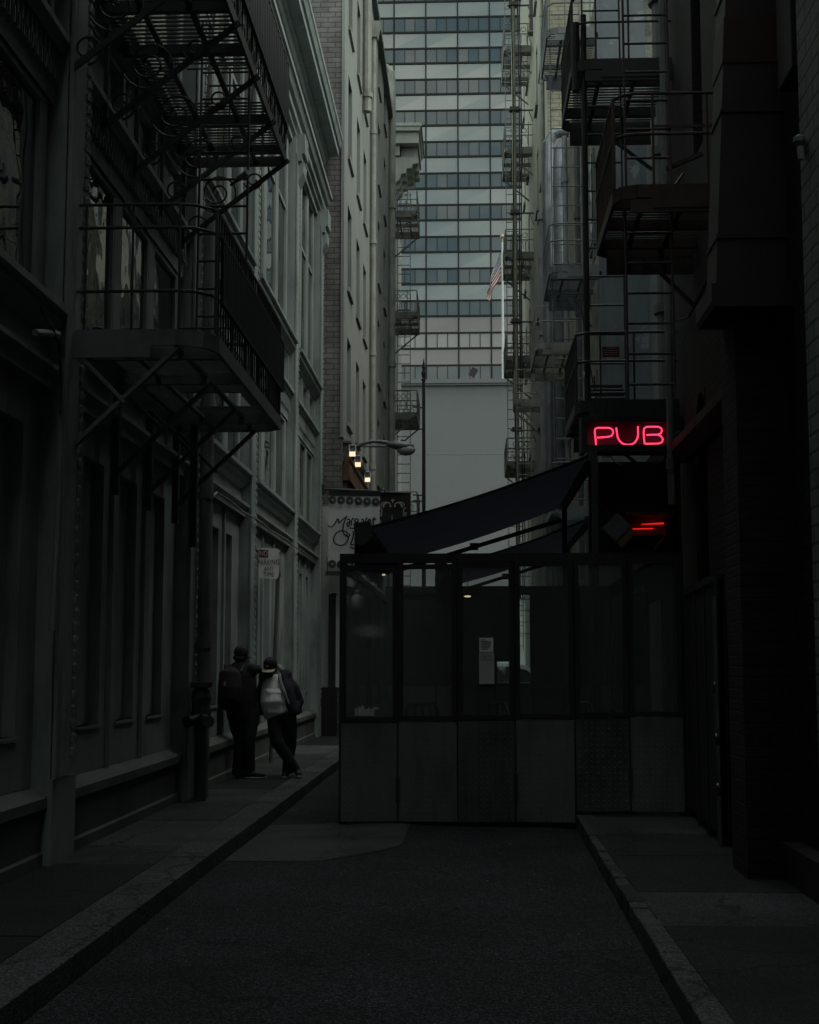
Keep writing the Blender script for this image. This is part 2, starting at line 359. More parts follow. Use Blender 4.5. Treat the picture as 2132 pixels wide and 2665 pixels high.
M['skin'] = paint('skin', (.12,.07,.05), .55, vary=.15, scale=8, streak=False, bump=0)
M['black_cloth'] = paint('black_cloth', (.012,.012,.014), .85, vary=.3, scale=8, streak=False, bump=.3, bscale=40)
M['denim'] = paint('denim', (.014,.016,.022), .85, vary=.3, scale=8, streak=False, bump=.3, bscale=40)
M['jacket'] = paint('jacket', (.03,.032,.04), .8, vary=.3, scale=8, streak=False, bump=.3, bscale=40)
M['hood_pale'] = paint('hood_pale', (.32,.33,.34), .9, vary=.15, scale=9, streak=False)
M['lining'] = paint('lining', (.12,.13,.14), .9, vary=.15, scale=9, streak=False)
M['tan'] = paint('tan', (.5,.44,.3), .7, vary=.15, scale=9, streak=False, bump=0)
M['hair'] = paint('hair', (.012,.01,.009), .6, vary=.2, bump=0)
M['shoe'] = paint('shoe', (.014,.014,.015), .55, vary=.2, bump=0)
M['sole'] = paint('sole', (.4,.4,.4), .6, vary=.2, bump=0)
M['car_paint'] = paint('car_paint', (.55,.57,.6), .25, metal=.3, vary=.08, bump=0)
M['tyre'] = paint('tyre', (.015,.015,.015), .8, vary=.2, bump=0)
M['chrome'] = paint('chrome', (.55,.56,.58), .2, metal=1, vary=.1, bump=0)
M['paper'] = paint('paper', (.8,.8,.78), .8, vary=.06, bump=0)
M['paper_grey'] = paint('paper_grey', (.4,.42,.42), .8, vary=.06, bump=0)
M['flag_red'] = paint('flag_red', (.12,.004,.008), .85, vary=.12, bump=0)
M['flag_white'] = paint('flag_white', (.3,.3,.3), .85, vary=.08, bump=0)
M['flag_blue'] = paint('flag_blue', (.012,.016,.045), .85, vary=.1, bump=0)
M['pole_white'] = paint('pole_white', (.35,.37,.37), .4, vary=.15)
M['gold'] = paint('gold', (.25,.22,.13), .4, metal=.5, vary=.1, bump=0)
M['pole_green'] = paint('pole_green', (.035,.042,.038), .5, vary=.3)
M['tower_mullion'] = paint('tower_mullion', (.009,.013,.013), .7, metal=0, spec=.15, vary=.15, scale=.3, bump=0)
M['tower_spandrel'] = mirror_glass('tower_spandrel', (.06,.083,.081), 1.85, .05, .12, .12)
M['tower_rose'] = mirror_glass('tower_rose', (.085,.078,.082), 1.6, .1, .12, .12)
M['tower_window'] = mirror_glass('tower_window', (.013,.03,.04), 1.55, .03, .12, .15)
M['tower_pale'] = mirror_glass('tower_pale', (.11,.115,.112), 1.6, .08, .12, .15)
M['neon'] = glow('neon', (1, .045, .12), 1.0)
M['neon_back'] = paint('neon_back', (.1,.075,.075), .6, vary=.2, bump=0)
M['heat'] = glow('heat', (1, .02, .015), 1.0)
M['flood'] = glow('flood', (1, .76, .52), 1.0)
M['glow_point'] = glow('glow_point', (1, .85, .5), 1.0)
# ================================================================ SETTING
tag(MB().sheet(lambda s,t: (-400+800*s, -200+800*t, -.02), 8, 8).build('ground', M['asphalt']), kind='structure')
def road_z(s, t):
    x = -2.15 + 3.1*s; y = -30 + 92*t
    return (x, y, .012*math.sin(3*x+.7*y) * .6 - .03*abs(s-.45)*2 + .02)
tag(MB().sheet(road_z, 24, 260).build('road', M['asphalt'], smooth=True), kind='structure')
def flat(name, pts, z, m, t=.0):
    b = MB()
    b.add([(x, y, z) for x, y in pts], [tuple(range(len(pts)))])
    return tag(b.build(name, m), kind='structure')
pp = [(-2.13,15.4),(-2.13,12.75),(-1.95,12.62),(-1.6,12.55),(-1.2,12.62),(-.85,12.85),(-.6,13.2),(-.5,13.7),(-.55,15.3)]
b = MB(); b.sheet(lambda s,t: (lambda x,y: (x, y, road_z((x+2.15)/3.1, (y+30)/92)[2] + .006))(-2.13+ (1.5*math.sin(math.pi*(.18+.32*min(1,t*2.5))))*s, 12.55+2.9*t), 14, 26)
tag(b.build('concrete_patch', M['patch'], smooth=True), kind='structure')
def slab_run(name, x0, x1, z, joints, mats, w=.012, jit=0, slope=0):
    """paving slabs laid in a row along the street, thin open joints between them"""
    b = MB(); ms = sorted({m for m in mats}); 
    for i in range(len(joints)-1):
        y0, y1 = joints[i], joints[i+1]; dz = random.uniform(-jit, jit)
        b.box(x0, x1, y0 + w/2, y1 - w/2, -.02, z + dz, ms.index(mats[i % len(mats)]))
    return tag(b.build(name, [M[m] for m in ms], bevel=.006), kind='structure')
js = [-30, -6, 2, 5.2, 8.4, 11.4, 12.6, 14.6, 16.4, 18.3, 20.6, 23.1, 25.6, 28.2, 31, 34, 37, 41, 46, 53, 62]
slab_run('pavement', -3.75, -2.5, .13, js, ['paving_dark']*5 + ['paving'] + ['paving_pale','paving','paving','paving_dark','paving','paving','paving_pale'], jit=.003)
kj = [-30 + i*1.55 for i in range(60)]
slab_run('kerb', -2.495, -2.16, .128, kj, ['granite','granite','granite','granite'], .01, .004)
slab_run('pavement', 1.17, 2.6, .13, [-30,-8,0,3.4,6.2,8.9,10.2,12.1,13.6,15.1,17,20,24,28,33,38,45,53,62], ['paving_dark','paving_dark','paving'], .012, .003)
# the broken kerb on the pub side
b = MB(); y = -30.0
while y < 61:
    L = random.uniform(.9, 1.7) if y < 9 or y > 13.5 else random.uniform(.2, .5)
    rough = 9 < y < 13.5
    dx = .01 + .0115*max(y, 0) + random.uniform(-.005, .005); dx2 = .01 + .0115*max(y+L, 0) + random.uniform(-.005, .005); dz = random.uniform(-.02, 0) if rough else random.uniform(-.004, .004)
    x0 = .94 + dx; q = [(x0, y+.006), (x0+.18, y+.006), (.94+dx2+.18, y+L-.006), (.94+dx2, y+L-.006)]
    b.prism(q, 'z', -.03, .128 + dz, 1 if rough and random.random() < .3 else 0); y += L
tag(b.build('kerb', [M['granite'], M['granite_dark']], bevel=.012), kind='structure')
b = MB()
for i in range(34):
    x, y = random.uniform(-2.0, .85), random.uniform(4.5, 15) ; s = random.uniform(.004, .013); z = road_z((x+2.15)/3.1, (y+30)/92)[2] + .004
    a = random.uniform(0, 3.1); ca, sa = math.cos(a)*s, math.sin(a)*s
    b.add([(x-ca,y-sa,z),(x+sa*.5,y-ca*.5,z+.006),(x+ca,y+sa,z),(x-sa*.5,y+ca*.5,z+.003)], [(0,1,2,3)])
tag(b.build('litter', M['panel_violet']), kind='stuff')

# ================================================================ NEAR LEFT: CAST IRON BUILDING
XP = -3.30                                            # face of the pilasters
Pl = lambda x: (lambda a, z, d: (x - d, a, z))        # wall plane facing +x
cast = thing('cast_iron_building', (-3.7, 12, 0), 'grey-green cast iron building with ornamented pilasters, tall windows and a stepped cornice', 'building')
MB().box(-14, -3.72, 6.27, 32, 0, 14).build('wall', M['iron_dark'], cast)
pil = [6.6, 11.6, 16.95, 21.6, 26.95, 31.55]; hw = .33
bays = [(6.93,11.27),(11.93,16.62),(17.28,21.27),(21.93,26.62),(27.28,31.22)]
MB().box(-14, -3.34, -40, 6.27, 0, 28).build('side_wall', M['iron_paint'], cast)  # unseen stretch behind the viewer, raised tall to cut sky light
# plinth with a sloping ledge
b = MB(); pr = [(-3.72,.1),(-3.35,.1),(-3.35,.22),(-3.37,.24),(-3.37,.56),(-3.325,.58),(-3.325,.66),(-3.37,.69),(-3.46,.735),(-3.72,.74)]
for y0, y1 in bays: b.prism(pr, 'y', y0, y1)
b.build('plinth', M['plinth'], cast)
def lights(y0, y1, n, mull):
    w = ((y1 - y0) - mull*(n+1)) / n
    return [(y0 + mull + i*(w+mull), y0 + mull + i*(w+mull) + w) for i in range(n)]
for k, (y0, y1) in enumerate(bays):
    # ground floor: boarded panels set back in a frame
    hs = [(a, c, 1.15, 3.58) for a, c in (lights(y0, y1, 3, .62) if k else [(y0+.9, y1-.45)])]
    f = MB().holes(Pl(-3.46), y0, y1, .74, 3.95, hs, .1)
    for a, c, _, _ in hs:
        if k: f.box(-3.462, -3.42, a-.36, a-.29, .74, 3.95)
    f = f.build('panel_frame', M['iron_paint'], cast)
    for a, c, z0, z1 in hs:
        MB().box(-3.6, -3.56, a-.02, c+.02, z0-.02, z1+.02).build('panel', M['panel_violet'], f)
        MB().box(-3.56, -3.44, a-.03, c+.03, z0-.03, z0).build('panel_sill', M['iron_light'], f)
    # mezzanine windows
    def window(z0, z1, n, mull, transom=None, glass='glass_near', dep=.07):
        for a, c in lights(y0, y1, n, mull):
            b = MB().holes(Pl(-3.44), a-mull/2-.001, c+mull/2+.001, z0, z1, [(a, c, z0+.06, z1-.06)], dep)
            b.box(-3.51, -3.445, a-.01, a+.05, z0+.06, z1-.06).box(-3.51, -3.445, c-.05, c+.01, z0+.06, z1-.06)
            if transom: b.box(-3.51, -3.455, a+.04, c-.04, transom-.04, transom+.04)
            w = b.build('window', M['iron_light'], cast)
            MB().box(-3.52, -3.48, a, c, z0+.06, z1-.06).build('pane', M[glass], w)
    window(4.62, 6.32, 3, .26)
    # spandrel: frieze of small blocks, panels, sill
    hs = [(a, c, 6.98, 7.52) for a, c in lights(y0, y1, 3, .3)]
    s = MB().holes(Pl(-3.42), y0, y1, 6.32, 7.62, hs, .07)
    for a, c, z0, z1 in hs:
        s.box(-3.52, -3.488, a, c, z0, z1)
        s.box(-3.43, -3.385, a-.09, a-.02, z0-.02, z1+.02, 1).box(-3.43, -3.385, c+.02, c+.09, z0-.02, z1+.02, 1)
    yy = y0 + .08
    while yy < y1 - .1:
        s.box(-3.43, -3.375, yy, yy+.045, 6.5, 6.74, 1).box(-3.43, -3.36, yy+.012, yy+.033, 6.47, 6.6, 1); yy += .115
    s.build('spandrel', [M['iron_paint'], M['iron_light']], cast)
    # tall second floor windows
    window(7.92, 11.85, 3, .3, 10.4)
prof = {
 'ground_cornice': [(-3.5,3.92),(-3.36,3.92),(-3.36,4.0),(-3.3,4.06),(-3.3,4.1),(-3.43,4.14),(-3.43,4.36),(-3.36,4.4),(-3.3,4.46),(-3.3,4.52),(-3.25,4.54),(-3.25,4.6),(-3.5,4.64)],
 'lintel_moulding': [(-3.46,6.76),(-3.36,6.76),(-3.33,6.82),(-3.3,6.84),(-3.3,6.9),(-3.46,6.94)],
 'sill_moulding': [(-3.46,7.6),(-3.38,7.6),(-3.36,7.66),(-3.28,7.72),(-3.28,7.8),(-3.23,7.82),(-3.23,7.88),(-3.5,7.93)]}
for n, p in prof.items():
    b = MB()
    for y0, y1 in bays: b.prism(p, 'y', y0, y1)
    b.build(n, M['iron_light'], cast)
for y in pil:
    b = MB().box(-3.72, XP, y-hw, y+hw, .1, 11.9)
    b.box(XP-.01, XP+.03, y-hw, y-hw+.09, .8, 11.6).box(XP-.01, XP+.018, y-hw+.14, y+hw-.22, .8, 11.6)
    b.box(-3.72, XP+.012, y-hw-.01, y+hw+.01, .1, .8)
    p = b.build('pilaster', M['iron_paint'], cast)
    o = MB(); z = .95
    while z < 11.6:                                     # running leaf strip on the far edge
        o.prism([(y+hw-.15,z),(y+hw-.02,z+.03),(y+hw-.02,z+.07),(y+hw-.1,z+.08),(y+hw-.15,z+.06)], 'x', XP-.01, XP+.018)
        o.ball((XP+.01, y+hw-.085, z+.05), .016, .035, .02, 6); z += .115
    o.build('ornament', M['iron_paint'], p)
    MB().box(-3.6, XP+.1, y-hw+.02, y+hw-.02, 11.45, 11.6).box(-3.6, XP+.16, y-hw+.05, y+hw-.05, 11.6, 12.0).prism([(XP,11.0),(XP+.12,11.25),(XP+.14,11.45),(XP,11.45)], 'y', y-hw+.08, y+hw-.08).build('bracket', M['iron_light'], p)
cp = [(-3.75,11.85),(-3.38,11.85),(-3.38,11.97),(-3.32,12.0),(-3.32,12.08),(-3.26,12.12),(-3.26,12.26),(-3.2,12.3),(-3.16,12.42),(-3.12,12.44),(-3.12,12.54),(-3.16,12.58),(-3.34,12.62),(-3.34,13.28),(-3.3,13.3),(-3.26,13.38),(-3.2,13.4),(-3.2,13.48),(-2.98,13.5),(-2.98,13.66),(-2.94,13.68),(-2.9,13.82),(-2.88,13.84),(-2.88,13.95),(-3.75,14.05)]
MB().prism(cp, 'y', 6.27, 32.0).build('cornice', M['iron_light'], cast)
b = MB().box(-13.8, -3.7, 17, 31.8, 14.0, 16.4).box(-13.8, -3.66, 6.27, 17, 14.0, 24)  # taller unseen block over the near bays added to dim the road
b.box(-3.72, -3.58, 6.27, 31.8, 14.05, 14.5).box(-3.72, -3.6, 17, 31.8, 16.1, 16.5)
at = b.build('attic', M['iron_light'], cast)
for i in range(9):
    y = 8 + i*2.65
    if y < 17: continue
    MB().box(-3.705, -3.66, y, y+2.4, 14.6, 16.1).build('pane', M['glass_attic'], at)
    MB().box(-3.71, -3.63, y+2.4, y+2.65, 14.5, 16.1).build('mullion', M['iron_light'], at)
    MB().box(-3.71, -3.64, y, y+2.4, 15.3, 15.4).build('glazing_bar', M['iron_light'], at)
# services clipped to that building
t = MB().tube([(-3.18,17.05,.13),(-3.18,17.05,7.3)], .085, 14)
for z in (1.9, 3.7, 5.4): t.tube([(-3.18,17.05,z),(-3.18,17.05,z+.09)], .1, 14).box(-3.4,-3.18,17.02,17.08,z+.02,z+.06)
tag(t.build('drainpipe', M['pipe_grey'], at=(-3.18,17.05,0), smooth=False), 'fat grey round pipe rising through both fire escape decks on the cast iron building', 'drainpipe')
b = MB().tube([aX(92,866,-3.24),(-3.24,aX(112,866,-3.24).y,aX(112,866,-3.24).z),aX(150,870,-3.24),aX(160,890,-3.24),aX(163,930,-3.24),aX(152,1300,-3.24),aX(135,1640,-3.24)], .028, 8)
tag(b.build('conduit', M['pipe_grey'], at=(-3.24,11.5,0)), 'thin bent conduit running down the first ornamented pilaster', 'conduit')
b = MB().tube([aX(105,800,-3.3),aX(135,850,-3.22),aX(155,900,-3.22),aX(160,1000,-3.22),aX(158,1080,-3.22)], .012, 6)
tag(b.build('cable', M['near_black'], at=(-3.22,11.4,4)), 'loose black cable drooping beside the bent conduit', 'cable')
b = MB().tube([aX(535,1312,-3.22)] + [(-3.22, y, 3.9+.02*math.sin(y*2.1)) for y in (18,19,20,21,22,23,24,25,26,27)] + [aX(812,1452,-3.22)], .014, 6)
tag(b.build('cable', M['pipe_cream'], at=(-3.22,22,3.9)), 'pale cable strung under the ground floor cornice above the parking sign', 'cable')

# ---------------------------------------------------------------- fire escapes
def rail_set(b, xw, xo, y0, y1, z, hs, r, posts=.9, ends=(1,1), bal=None, corner=.25):
    """rails at heights hs round the open sides of a deck, rounded at the corners"""
    sg = 1 if xo > xw else -1
    for h in hs:
        zz = z + h; path = []
        if ends[0]:
            path += [(xw, y0, zz), (xo - sg*corner, y0, zz)]
            path += [(xo - sg*corner*(1-math.sin(a)), y0 + corner*(1-math.cos(a)), zz) for a in (.5, 1.05)]
            path += [(xo, y0+corner, zz)]
        else: path += [(xo, y0, zz)]
        if ends[1]:
            path += [(xo, y1-corner, zz), (xo - sg*corner*.3, y1-corner*.3, zz), (xo - sg*corner, y1, zz), (xw, y1, zz)]
        else: path += [(xo, y1, zz)]
        b.tube(path, r, 6)
    n = max(2, int((y1-y0)/posts))
    for i in range(n+1):
        y = y0 + corner*.6 + (y1-y0-corner*1.2)*i/n; b.bar((xo,y,z), (xo,y,z+hs[-1]), r*1.7, r*1.7)
    for e, yy in ((ends[0], y0), (ends[1], y1)):
        if e:
            n = max(2, int(abs(xo-xw)/.38))
            for i in range(n):
                x = xw + (xo-xw)*(i+.3)/n; b.bar((x,yy,z), (x,yy,z+hs[-1]), r*1.4, r*1.4)
    if bal:
        y = y0 + corner
        while y < y1 - .05: b.bar((xo,y,z), (xo,y,z+hs[-1]), r*1.1); y += bal
def deck(root, xw, xo, y0, y1, z, m, hole=None, pitch=.075, chan=.14, beams=3, corner=.25, plate=True):
    sg = 1 if xo > xw else -1
    f = MB()
    e = [(xw,y0),(xo-sg*corner,y0),(xo-sg*corner*.3,y0+corner*.3),(xo,y0+corner),(xo,y1-corner*.5),(xo-sg*corner*.5,y1),(xw,y1)]
    for p, q in zip(e, e[1:]): f.bar((*p,z-chan/2), (*q,z-chan/2), .03, chan)
    if plate: f.box(xw, xo-sg*corner*1.7, y0-.02, y0+.02, z-chan-.1, z-chan)
    for i in range(beams):
        y = y0 + (y1-y0)*(i+.5)/beams
        if hole and hole[2] < y < hole[3]: continue
        f.box(xw, xo, y-.035, y+.035, z-chan, z-.03)
    for k in (.33, .7): f.bar((xw+(xo-xw)*k, y0, z-.06), (xw+(xo-xw)*k, y1, z-.06), .05, .03)
    d = f.build('platform', m, root)
    g = MB(); y = y0 + .05
    while y < y1 - .03:
        xs = [(xw, xo - sg*(corner*.5 if y < y0+corner*.6 else .02))]
        if hole and hole[2] < y < hole[3]: xs = [(xw, hole[0]), (hole[1], xo)] if sg > 0 else [(xw, hole[1]), (hole[0], xo)]
        for a, c in xs:
            if abs(a-c) > .04: g.box(a, c, y-.011, y+.011, z-.014, z)
        y += pitch
    g.build('grating', m, d)
    return d
def ladder(root, p, q, w, rung, r, m, side=(1,0,0), name='ladder'):
    p, q = Vector(p), Vector(q); s = Vector(side)*w/2; b = MB()
    b.bar(p-s, q-s, r*1.6, r*2.6).bar(p+s, q+s, r*1.6, r*2.6)
    L = (q-p).length; d = (q-p)/L; t = rung*.5
    while t < L: c = p + d*t; b.tube([c-s, c+s], r, 6); t += rung
    return b.build(name, m, root)

XW, XO = -3.34, -2.14
fe = thing('fire_escape', (XW, 14, 4.4), 'black iron fire escape with scroll brackets and dark screened railings on the cast iron building', 'fire escape')
mi = M['black_iron']
deck(fe, XW, XO, 11.6, 16.05, 4.5, M['iron_dark'], (-2.95,-2.35,14.3,15.1), .08, .14, 4, .3)
deck(fe, XW, XO, 10.9, 16.25, 7.7, mi, (-2.95,-2.2,13.6,14.6), .085, .12, 6, .12, False)
b = MB(); rail_set(b, XW, XO, 11.6, 16.05, 4.5, (.33,.88,1.08), .014, .8, (1,1), .13, .3); b.build('railing', mi, fe)
b = MB(); rail_set(b, XW, XO, 10.9, 16.25, 7.7, (.3,1.1), .014, .8, (1,1), .15, .12)
for y in [11+i*.28 for i in range(19)]: b.tube([(XO,y,7.72),(XO+.02,y+.05,7.82),(XO+.01,y+.1,7.94),(XO,y+.1,8.02)], .012, 5)
b.build('railing', mi, fe)
for z0, z1, ya, yb in ((4.82,5.38,11.95,16.0),(8.02,8.8,10.95,16.2)):
    b = MB().sheet(lambda s,t: (XO+.012+.012*math.sin(s*190)*.5, ya+(yb-ya)*s, z0+(z1-z0)*t), 180, 2)
    b.sheet(lambda s,t: (XO+.03+.012*math.sin(s*190)*.5, ya+(yb-ya)*s, z0+(z1-z0)*t), 180, 2)
    b.box(XO+.005, XO+.035, ya, yb, z1-.012, z1+.012).box(XO+.005, XO+.035, ya, yb, z0-.012, z0+.012)
    b.build('screen', M['mesh_panel'], fe)
def scroll(c, r0, r1, turns, ph, n=40, sgn=1):
    return [(c[0] + (r0+(r1-r0)*i/n)*math.cos(ph+sgn*turns*2*math.pi*i/n), c[1], c[2] + (r0+(r1-r0)*i/n)*math.sin(ph+sgn*turns*2*math.pi*i/n)) for i in range(n+1)]
for y in (11.3, 12.5, 13.7, 14.9, 16.1):                # scroll brackets under the upper deck
    b = MB().bar((XW,y,6.62), (XO+.05,y,7.6), .05, .035, (0,1,0)).bar((XW+.02,y,6.55), (XW+.02,y,7.6), .04, .035)
    b.tube(scroll((XW+.42,y,7.22), .26, .04, 2.0, 3.6), .012, 5).tube(scroll((XW+.17,y,6.83), .14, .03, 1.4, 4.8), .011, 5)
    b.tube(scroll((XW+.84,y,7.36), .12, .03, 1.5, 3.4), .011, 5)
    b.ball((XW+.42,y,7.22), .018, n=6)
    b.build('scroll_bracket', mi, fe)
for y in (11.64, 13.2, 14.6, 15.95):                     # crossed struts under the lower deck
    m = M['iron_dark'] if y < 12 else mi
    b = MB().bar((XW+.02,y,3.5), (-2.42,y,4.36), .035, .075, (0,1,0)).bar((XW+.04,y-.02,4.33), (-2.86,y-.02,3.88), .03, .06, (0,1,0))
    b.box(XW-.02, XW+.05, y-.04, y+.04, 3.3, 4.34).build('strut', m, fe)
ladder(fe, (-2.5,14.05,4.5), (-2.5,14.15,8.4), .5, .29, .013, mi)
ladder(fe, (-2.62,15.0,7.7), (-2.62,16.2,11.4), .5, .29, .013, mi)
ladder(fe, (-3.05,15.6,3.0), (-3.05,15.6,4.4), .03, 3, .03, mi, name='drop_rod')
c = aY(632,458,13.9)
k = thing('security_camera', c, 'small white bullet camera clamped to the ladder of the screened fire escape', 'camera')
MB().tube([c+Vector((-.05,.03,-.02)), c+Vector((.06,-.05,.02))], .032, 10).build('body', M['lamp_glass'], k); MB().bar(c+Vector((-.05,.03,-.03)), c+Vector((-.14,.1,-.06)), .02).build('mount', mi, k)

# ---------------------------------------------------------------- standpipe on the near wall
sx = thing('standpipe', (-3.14,16.72,.13), 'dark fire hose standpipe with two capped outlets against the cast iron wall', 'standpipe')
MB().tube([(-3.14,16.72,.13),(-3.14,16.72,1.02)], .075, 14).tube([(-3.14,16.72,1.02),(-3.14,16.72,1.12),(-3.14,16.72,1.34)], [.085,.12,.1], 14).lathe([(.07,1.2),(.11,1.24),(.12,1.32),(.1,1.4),(.06,1.43),(.13,1.44),(.13,1.5)], (-3.14,16.72,0), 16).build('pipe', M['pipe_dark'], sx)
for dx in (.12, -.1): MB().tube([(-3.14,16.66,1.1),(-3.14+dx,16.5,1.05)], [.055,.06], 12).build('outlet', M['black_iron'], sx)
for dx in (.12, -.1): MB().tube([(-3.14+dx,16.5,1.05),(-3.14+dx*1.15,16.47,1.045)], .07, 12).build('cap', M['chrome'] if dx > 0 else M['black_iron'], sx)

# ================================================================ STUCCO BUILDING
st = thing('stucco_building', (-2.9, 40, 0), 'pale stucco building with deep narrow windows and a painted brick end', 'building')
wins = []
for y, ph in ((34.2,0),(36.9,-.1),(39.3,.05),(45.6,0),(48.8,0)):
    for k in range(5): wins.append((y-.55, y+.55, 7.5+3.3*k, 9.6+3.3*k))
b = MB().holes(Pl(-2.9), 32.5, 53, 0, 22.3, wins, .2)
b.box(-12, -3.2, 32.5, 53, 0, 22).box(-3.2, -2.9, 52.7, 53, 0, 22.3)
b.build('wall', M['stucco'], st)
for a, c, z0, z1 in wins:
    w = MB().box(-3.09, -3.05, a, a+.07, z0, z1).box(-3.09, -3.05, c-.07, c, z0, z1).box(-3.09, -3.05, a, c, z1-.08, z1).box(-3.09, -3.05, a, c, (z0+z1)/2-.04, (z0+z1)/2+.04).box(-3.09,-3.05,a,c,z0,z0+.08).build('window', M['iron_dark'], st)
    MB().box(-3.12, -3.08, a, c, z0, z1).build('pane', M['glass_dark'], w)
    MB().box(-3.1, -2.84, a-.12, c+.12, z0-.1, z0).build('window_sill', M['stucco_trim'], w)
MB().box(-3.95, -2.895, 32.2, 32.5, 0, 22.1).build('brick_end', M['brick_return'], st)
MB().box(-2.93, -2.86, 32.17, 32.56, 6.9, 22.2).build('corner_strip', M['stucco'], st)
MB().box(-3.5, -2.89, 32.16, 32.2, 1.2, 5.3).build('whitewashed_base', M['white_wall'], st)
MB().box(-12, -2.74, 32.3, 53, 22.1, 22.3).box(-12, -2.8, 32.3, 53, 22.3, 22.45).build('roof_coping', M['iron_dark'], st)
def downpipe(x, y, z0, z1, r, m, label, top=None, hopper=False, collars=3.0):
    pts = [(x,y,z0),(x,y,z1)] + (top or [])
    b = MB().tube(pts, r, 10); z = z0 + .4
    while z < z1: b.tube([(x,y,z),(x,y,z+.14)], r*1.3, 10); z += collars
    if hopper: b.prism([(x-.12,z1),(x+.12,z1),(x+.2,z1+.35),(x+.2,z1+.5),(x-.2,z1+.5),(x-.2,z1+.35)], 'y', y-.16, y+.16)
    return tag(b.build('drainpipe', m, at=(x,y,z0)), label, 'drainpipe')
downpipe(-2.78, 38.3, 17.1, 26, .13, M['pipe_cream'], 'stout cream pipe ending in an elbow halfway down the stucco wall', None, False, 4.0)
downpipe(-2.8, 41.3, .2, 20.6, .085, M['pipe_cream'], 'thin cream drainpipe with a rain hopper at its head on the stucco wall', None, True, 3.4)
downpipe(-2.78, 51.4, .2, 23.5, .13, M['pipe_cream'], 'tall cream pipe at the far corner of the stucco wall with a curved top', [(-2.82,51.4,23.9),(-3.0,51.4,24.1),(-3.4,51.4,24.1)], False, 6)
b = MB().tube([(-2.78,38.3,17.1),(-2.78,38.3,16.95),(-2.83,38.2,16.8),(-3.0,38.1,16.75)], .13, 10)
# sign board with three floodlights
sb = thing('sign_board', (-2.75,35.5,5.0), 'long brown wooden shop board fixed under three floodlights on the stucco wall', 'sign')
MB().prism([(-2.89,4.4),(-2.86,4.4),(-2.8,5.9),(-2.82,5.95),(-2.89,5.95)], 'y', 32.6, 39).build('board', M['wood'], sb)
MB().prism([(-2.89,5.95),(-2.72,5.95),(-2.72,6.02),(-2.76,6.05),(-2.76,6.4),(-2.72,6.45),(-2.72,6.5),(-2.89,6.5)], 'y', 32.55, 39.1).build('cornice', M['wood'], sb)
MB().box(-2.885, -2.8, 32.55, 39.2, 6.5, 6.82).box(-2.885, -2.7, 32.5, 39.2, 6.82, 6.87).build('flashing', M['lamp_grey'], sb)
for (u, v), lab in (((915,1170),'lit square floodlight nearest the street lamp bracket above the wooden shop board'),((932,1203),'lit square floodlight in the middle of the row over the wooden shop board'),((957,1243),'lit square floodlight farthest along the wooden shop board')):
    p = aX(u, v, -2.66); w_ = .58; p.y = max(p.y, 32.45)
    k = thing('floodlight', p, lab, 'floodlight', 'floodlights over the wooden shop board')
    a = MB().box(p.x-.13*w_,p.x+.13*w_,p.y-.02,p.y+.1,p.z+.0,p.z+.27*w_).build('housing', M['lamp_grey'], k)
    b = MB()
    for q in ((-.14,-.11,-.0,.28),(.11,.14,-.0,.28),(-.14,.14,.25,.28)): b.box(p.x+q[0]*w_,p.x+q[1]*w_,p.y-.05,p.y-.02,p.z+q[2]*w_,p.z+q[3]*w_)
    b.build('rim', M['sign_white'], k)
    MB().box(p.x-.12*w_,p.x+.12*w_,p.y-.06,p.y-.02,p.z-.2*w_,p.z-.01).build('lamp', M['flood'], k)
    MB().bar((p.x-.05,p.y+.05,p.z+.1), (-2.8,p.y+.05,p.z+.1), .04).build('arm', M['lamp_grey'], k)

# ================================================================ CORNER BUILDING BEYOND, far left fire escape
cb = thing('corner_building', (-3, 60, 0), 'old corner building with a massive bracketed roof cornice beyond the stucco one', 'building')
MB().box(-14, -2.98, 53.05, 63, 0, 20.6).build('wall', M['corner_stone'], cb)
pts = [(1016,325),(1096,325),(1098,330),(1094,344),(1090,346),(1090,374),(1086,376),(1086,402),(1080,404),(1090,412),(1090,444),(1076,446),(1074,456),(1060,458),(1058,468),(1048,480),(1036,492),(1026,505),(1016,510)]
poly = [(p.x, p.z) for p in (aY(u, v, 55.5) for u, v in pts)]
q_ = lambda *a: [(p.x, p.z) for p in (aY(u, v, 55.5) for u, v in a)]
MB().prism(q_((1016,325),(1096,325),(1098,331),(1092,345),(1016,345)), 'y', 55.25, 58.7).prism(q_((1016,347),(1090,347),(1090,374),(1016,374)), 'y', 55.4, 58.6).prism(q_((1016,331),(1099,331),(1099,334),(1016,334)), 'y', 55.2, 58.72).build('cornice', M['corner_stone'], cb)
MB().prism(q_((1042,376),(1086,376),(1086,402),(1042,402)), 'y', 55.9, 58.5).prism(q_((1016,376),(1040,376),(1040,402),(1016,402)), 'y', 55.6, 58.5).build('soffit_block', M['corner_stone'], cb)
for i, yb_ in enumerate((55.7, 56.6, 57.5)): MB().prism(q_((1016,404),(1060,404),(1088,406),(1088,420),(1074,422),(1072,432),(1058,434),(1056,446),(1044,448),(1040,462),(1030,470),(1024,486),(1016,492)), 'y', yb_, yb_+.45).build('bracket', M['corner_stone'], cb)
